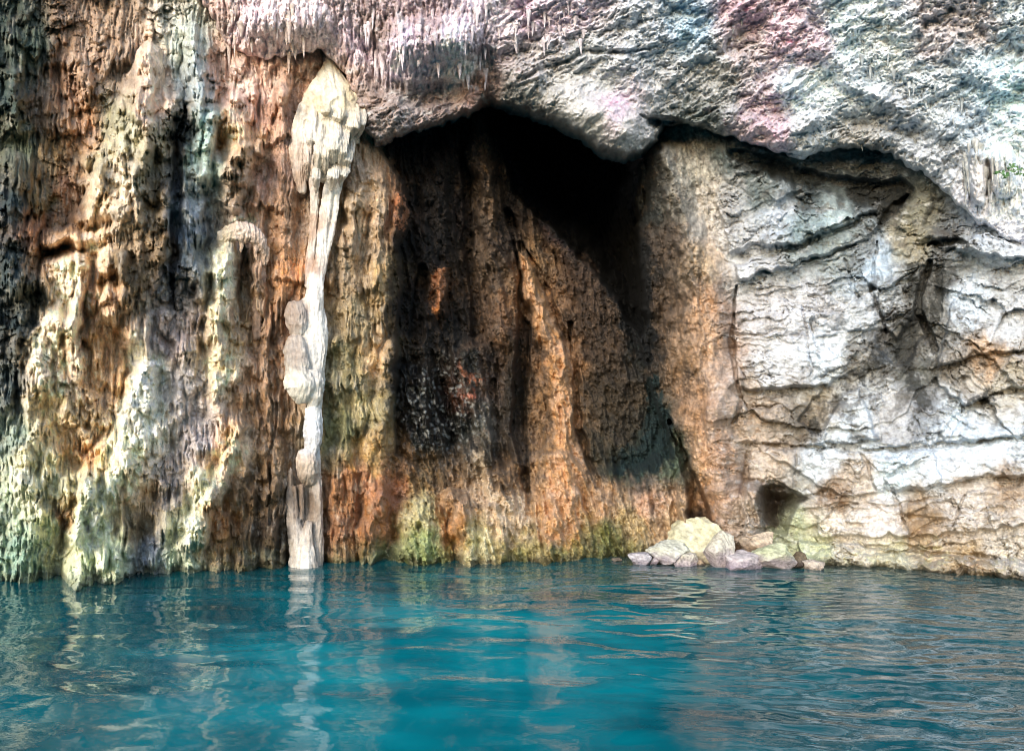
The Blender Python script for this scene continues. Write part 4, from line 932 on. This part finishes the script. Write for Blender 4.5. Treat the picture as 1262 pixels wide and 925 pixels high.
# ---- boulders at the foot of the buttress
def boulder(name, u, v, wu, wv, D0, label, top, low, seed, split=.45):
    """wu, wv: half width and half height in photo pixels, (u, v): its middle"""
    r = random.Random(seed)
    bm = bmesh.new(); bmesh.ops.create_icosphere(bm, subdivisions=5, radius=1)
    co = np.array([x.co[:] for x in bm.verts])
    for _ in range(20):                                     # broken planes
        n = np.array([r.gauss(0, 1) for _ in range(3)]); n[1] -= .3; n /= np.linalg.norm(n)
        d = co @ n; lim = r.uniform(.55, .86)
        co -= np.clip(d - lim, 0, None)[:, None] * n * .93
    nn = fbm(co[:, 0] * 2.2 + seed, co[:, 2] * 2.2 + co[:, 1] * 1.7, 4, seed); n3 = fbm(co[:, 0] * 8 + co[:, 1] * 5, co[:, 2] * 8 - co[:, 1] * 5, 3, seed + 1)
    co *= (1 + .10 * nn + .05 * n3)[:, None]
    zz = co[:, 2].copy()
    sx = wu / FPX * D0; sz = wv / FPX * D0
    co = co * np.array([sx, (sx + sz) * .5, sz]) / np.abs(co).max(0)
    t = sstep(-.25, .35, zz - (split - .5) + .35 * nn)[:, None]
    c = lin(low) * (1 - t) + lin(top) * t
    c = c * (.82 * (1 + .9 * n3 + .35 * nn))[:, None]
    tri = np.array([[q.index for q in f.verts] for f in bm.faces]); bm.free()
    me = mesh_from(name, co, tri, M_ROCK, c.astype(np.float32))
    o = obj(name, me, None, label, 'boulder', 'boulders at the foot of the buttress')
    o.location = tuple(px(np.float64(u), np.float64(v), D0))
    return o
boulder('boulder', 866, 672, 46, 36, 14.1, 'largest boulder, cream-yellow and rounded, heaped against the orange buttress', '#dcd4aa', '#bca88c', 1, .2)
boulder('boulder', 826, 683, 30, 18, 13.7, 'lilac-grey boulder with a whitish green top in front of the largest boulder', '#d0d0bc', '#a89ca4', 2, .55)
boulder('boulder', 789, 688, 16, 12, 13.6, 'small low lilac boulder standing apart towards the chamber', '#bcb4b8', '#8c8289', 3, .5)
boulder('boulder', 887, 680, 19, 26, 13.35, 'upright pinkish grey boulder leaning on the largest boulder', '#d4ccb8', '#b8a8ac', 4, .5)
boulder('boulder', 917, 693, 27, 18, 13.2, 'wedge-shaped grey-lilac boulder awash between the upright and flat-topped ones', '#c4b8b8', '#988a94', 5, .6)
boulder('boulder', 952, 686, 30, 17, 13.15, 'flat-topped boulder with yellow-green algae above a lilac face', '#ccd0a4', '#a89a9c', 6, .55)
boulder('boulder', 985, 691, 11, 12, 13.2, 'small dark brown stone beside the flat-topped boulder', '#6a5c48', '#4a3c34', 7, .5)
boulder('boulder', 1004, 698, 14, 9, 13.0, 'small pale tan stone standing alone in the water', '#c8b8a8', '#a89688', 8, .5)
boulder('boulder', 845, 690, 16, 14, 13.55, 'grey-cream stone wedged below the front of the largest boulder', '#c8c0b0', '#9c8c94', 9, .5)
boulder('boulder', 936, 670, 26, 16, 13.7, 'tan broken rock on the buttress foot above the flat-topped boulder', '#cbb498', '#a88c70', 10, .5)
boulder('boulder', 910, 668, 14, 16, 14.1, 'narrow brown stone between the largest boulder and the tan broken rock', '#c0a488', '#8c6c50', 12, .5)
boulder('boulder', 1168, 702, 5, 5, 12.9, 'tiny pink stone poking out of the water below the layered wall', '#d8a0a0', '#c89090', 11, .5)

SM = [(760,690,7,4,14.0,'tiny dark stone awash at the foot of the chamber wall','#7a6a58','#4c423a'),(806,692,7,5,13.6,'tiny lilac stone between the small low boulder and the lilac-grey one','#b8a8ac','#8a7a84'),(862,694,9,6,13.5,'small brown wet stone below the largest boulder','#9a8468','#5c4c40'),(902,697,7,5,13.3,'tiny grey stone before the wedge-shaped boulder','#b0a49c','#84787c'),(972,684,9,7,13.8,'small yellow-green stone behind the flat-topped boulder','#b8b47c','#84745c'),(1024,693,8,4,13.6,'tiny greenish stone at the edge of the layered wall','#a8a47c','#7a6c58'),(898,656,10,10,14.3,'small orange-brown stone perched above the upright boulder','#bc9470','#8c6448'),(926,656,8,8,14.3,'small tan stone perched beside the tan broken rock','#c4a888','#94765c')]
for k, (u, v, a_, b_, d_, lab, t_, l_) in enumerate(SM):
    boulder('stone', u, v, a_, b_, d_, lab, t_, l_, 40 + k, .5)['category'] = 'stone'
# ---- a small plant on the stalactite curtain
def leaf_material():
    m = bpy.data.materials.new('green_leaf'); m.use_nodes = True
    b = m.node_tree.nodes['Principled BSDF']; N = m.node_tree.nodes
    n = N.new('ShaderNodeTexNoise'); n.inputs['Scale'].default_value = 9
    r = N.new('ShaderNodeValToRGB'); r.color_ramp.elements[0].color = (.03, .10, .03, 1); r.color_ramp.elements[1].color = (.12, .24, .09, 1)
    m.node_tree.links.new(n.outputs[0], r.inputs[0]); m.node_tree.links.new(r.outputs[0], b.inputs['Base Color'])
    b.inputs['Roughness'].default_value = .5
    return m
M_LEAF = leaf_material()
proot = bpy.data.objects.new('fern', None); COL.objects.link(proot)
pd = min(cdepth_at(1240, 215), cdepth_at(1235, 220)) - .06
proot.location = tuple(px(1238., 219., pd)); proot['label'] = 'small green plant growing on the pale stalactite curtain'; proot['category'] = 'plant'
rl = random.Random(3)
for sdx, sdz in [(-.22, .02), (.05, .16), (.2, .1), (.28, -.02), (-.08, -.05)]:
    stem = bmesh.new()
    for q in range(6):
        a = q / 6; b = (q + 1) / 6
        for (x, z, y) in ((sdx * a, sdz * a, -.05 * a), (sdx * b, sdz * b, -.05 * b)):
            pass
    pts = [Vector((sdx * q / 5, -.10 * math.sin(q / 5 * 2.2), sdz * q / 5 + .03 * math.sin(q / 5 * 3))) for q in range(6)]
    vs = []
    for p in pts: vs.append([stem.verts.new(p + Vector(d) * .004) for d in ((1, 0, 0), (-.5, .8, 0), (-.5, -.8, .3))])
    for A_, B_ in zip(vs[:-1], vs[1:]):
        for q in range(3): stem.faces.new((A_[q], A_[(q + 1) % 3], B_[(q + 1) % 3], B_[q]))
    me = bpy.data.meshes.new('stem'); stem.to_mesh(me); stem.free(); me.materials.append(M_LEAF)
    obj('stem', me, proot)
    for q in range(2, 6):
        for sgn in (-1, 1):
            lb = bmesh.new()
            L = rl.uniform(.05, .085); Wd = L * .38
            d = Vector((sgn * rl.uniform(.3, 1) + sdx, -rl.uniform(.1, .6), rl.uniform(-.5, .6))).normalized()
            side = d.cross(Vector((0, -1, .4))).normalized(); up = side.cross(d)
            c = [pts[q], pts[q] + d * L * .45 + side * Wd + up * .012, pts[q] + d * L, pts[q] + d * L * .45 - side * Wd + up * .012, pts[q] + d * L * .5 - up * .006]
            vv = [lb.verts.new(p) for p in c]
            for f in ((0, 1, 4), (1, 2, 4), (2, 3, 4), (3, 0, 4)): lb.faces.new([vv[k_] for k_ in f])
            me = bpy.data.meshes.new('leaf'); lb.to_mesh(me); lb.free(); me.materials.append(M_LEAF)
            obj('leaf', me, proot)

# ================================================================== WATER
def water():
    xs = np.concatenate([np.linspace(-260, -16, 14)[:-1], np.linspace(-16, -9.6, 40)[:-1], np.arange(-9.6, 9.6, .04), np.linspace(9.6, 16, 40), np.linspace(16, 260, 14)[1:]])
    ys = np.concatenate([np.linspace(-300, -6, 14)[:-1], np.linspace(-6, 4.6, 60)[:-1], np.arange(4.6, 15.6, .036), np.linspace(15.6, 22, 20)])
    X, Y = np.meshgrid(xs, ys)
    X32, Y32 = X.astype(np.float32), Y.astype(np.float32)
    wx = X32 + .5 * fbm(X32 / 2.5, Y32 / 2.5, 2, 201); wy = Y32 + .4 * fbm(X32 / 2.5, Y32 / 2.5, 2, 202)
    right = sstep(-.5, 3.5, X32 + .25 * (Y32 - 9))
    Z = .024 * pn(wx / 1.7, wy / 1.05, 203) + .015 * pn(wx / .75, wy / .45, 204) + (.003 + .010 * right) * pn(wx / .36 + .15 * wy, wy / .17, 205)
    Z += (.001 + .004 * right) * pn(wx / .16, wy / .09, 206)
    Z *= 1 - sstep(16, 60, np.hypot(X32, Y32))
    cb = lin('#04747e') * .8; deep = lin('#05464e') * .72; tq = lin('#0ea0a6') * .8
    t1 = fbm(X32 / 2.2, Y32 / 1.5, 3, 207)
    # pale sand patches showing through in the middle of the pool
    g = np.exp(-(((X32 + .8) / 2.9) ** 2 + ((Y32 - 8.3) / 3.2) ** 2) ** 1.2)
    c = deep + (cb - deep) * np.clip(.25 + .9 * g + .3 * t1, 0, 1)[..., None]
    c = c + (tq - c) * np.clip(g * 1.1 * sstep(-.2, .5, t1 + .15), 0, 1)[..., None] * .8
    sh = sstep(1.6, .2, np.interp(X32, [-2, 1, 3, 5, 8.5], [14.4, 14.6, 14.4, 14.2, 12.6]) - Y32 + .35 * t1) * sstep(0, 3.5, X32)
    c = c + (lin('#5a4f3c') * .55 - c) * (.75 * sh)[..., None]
    co = np.stack([X, Y, Z], -1).reshape(-1, 3)
    q = grid_quads(*X.shape)[:, ::-1]
    me = mesh_from('water', co, q, M_WATER, c.reshape(-1, 3).astype(np.float32))
    obj('water', me, kind='structure')
water()
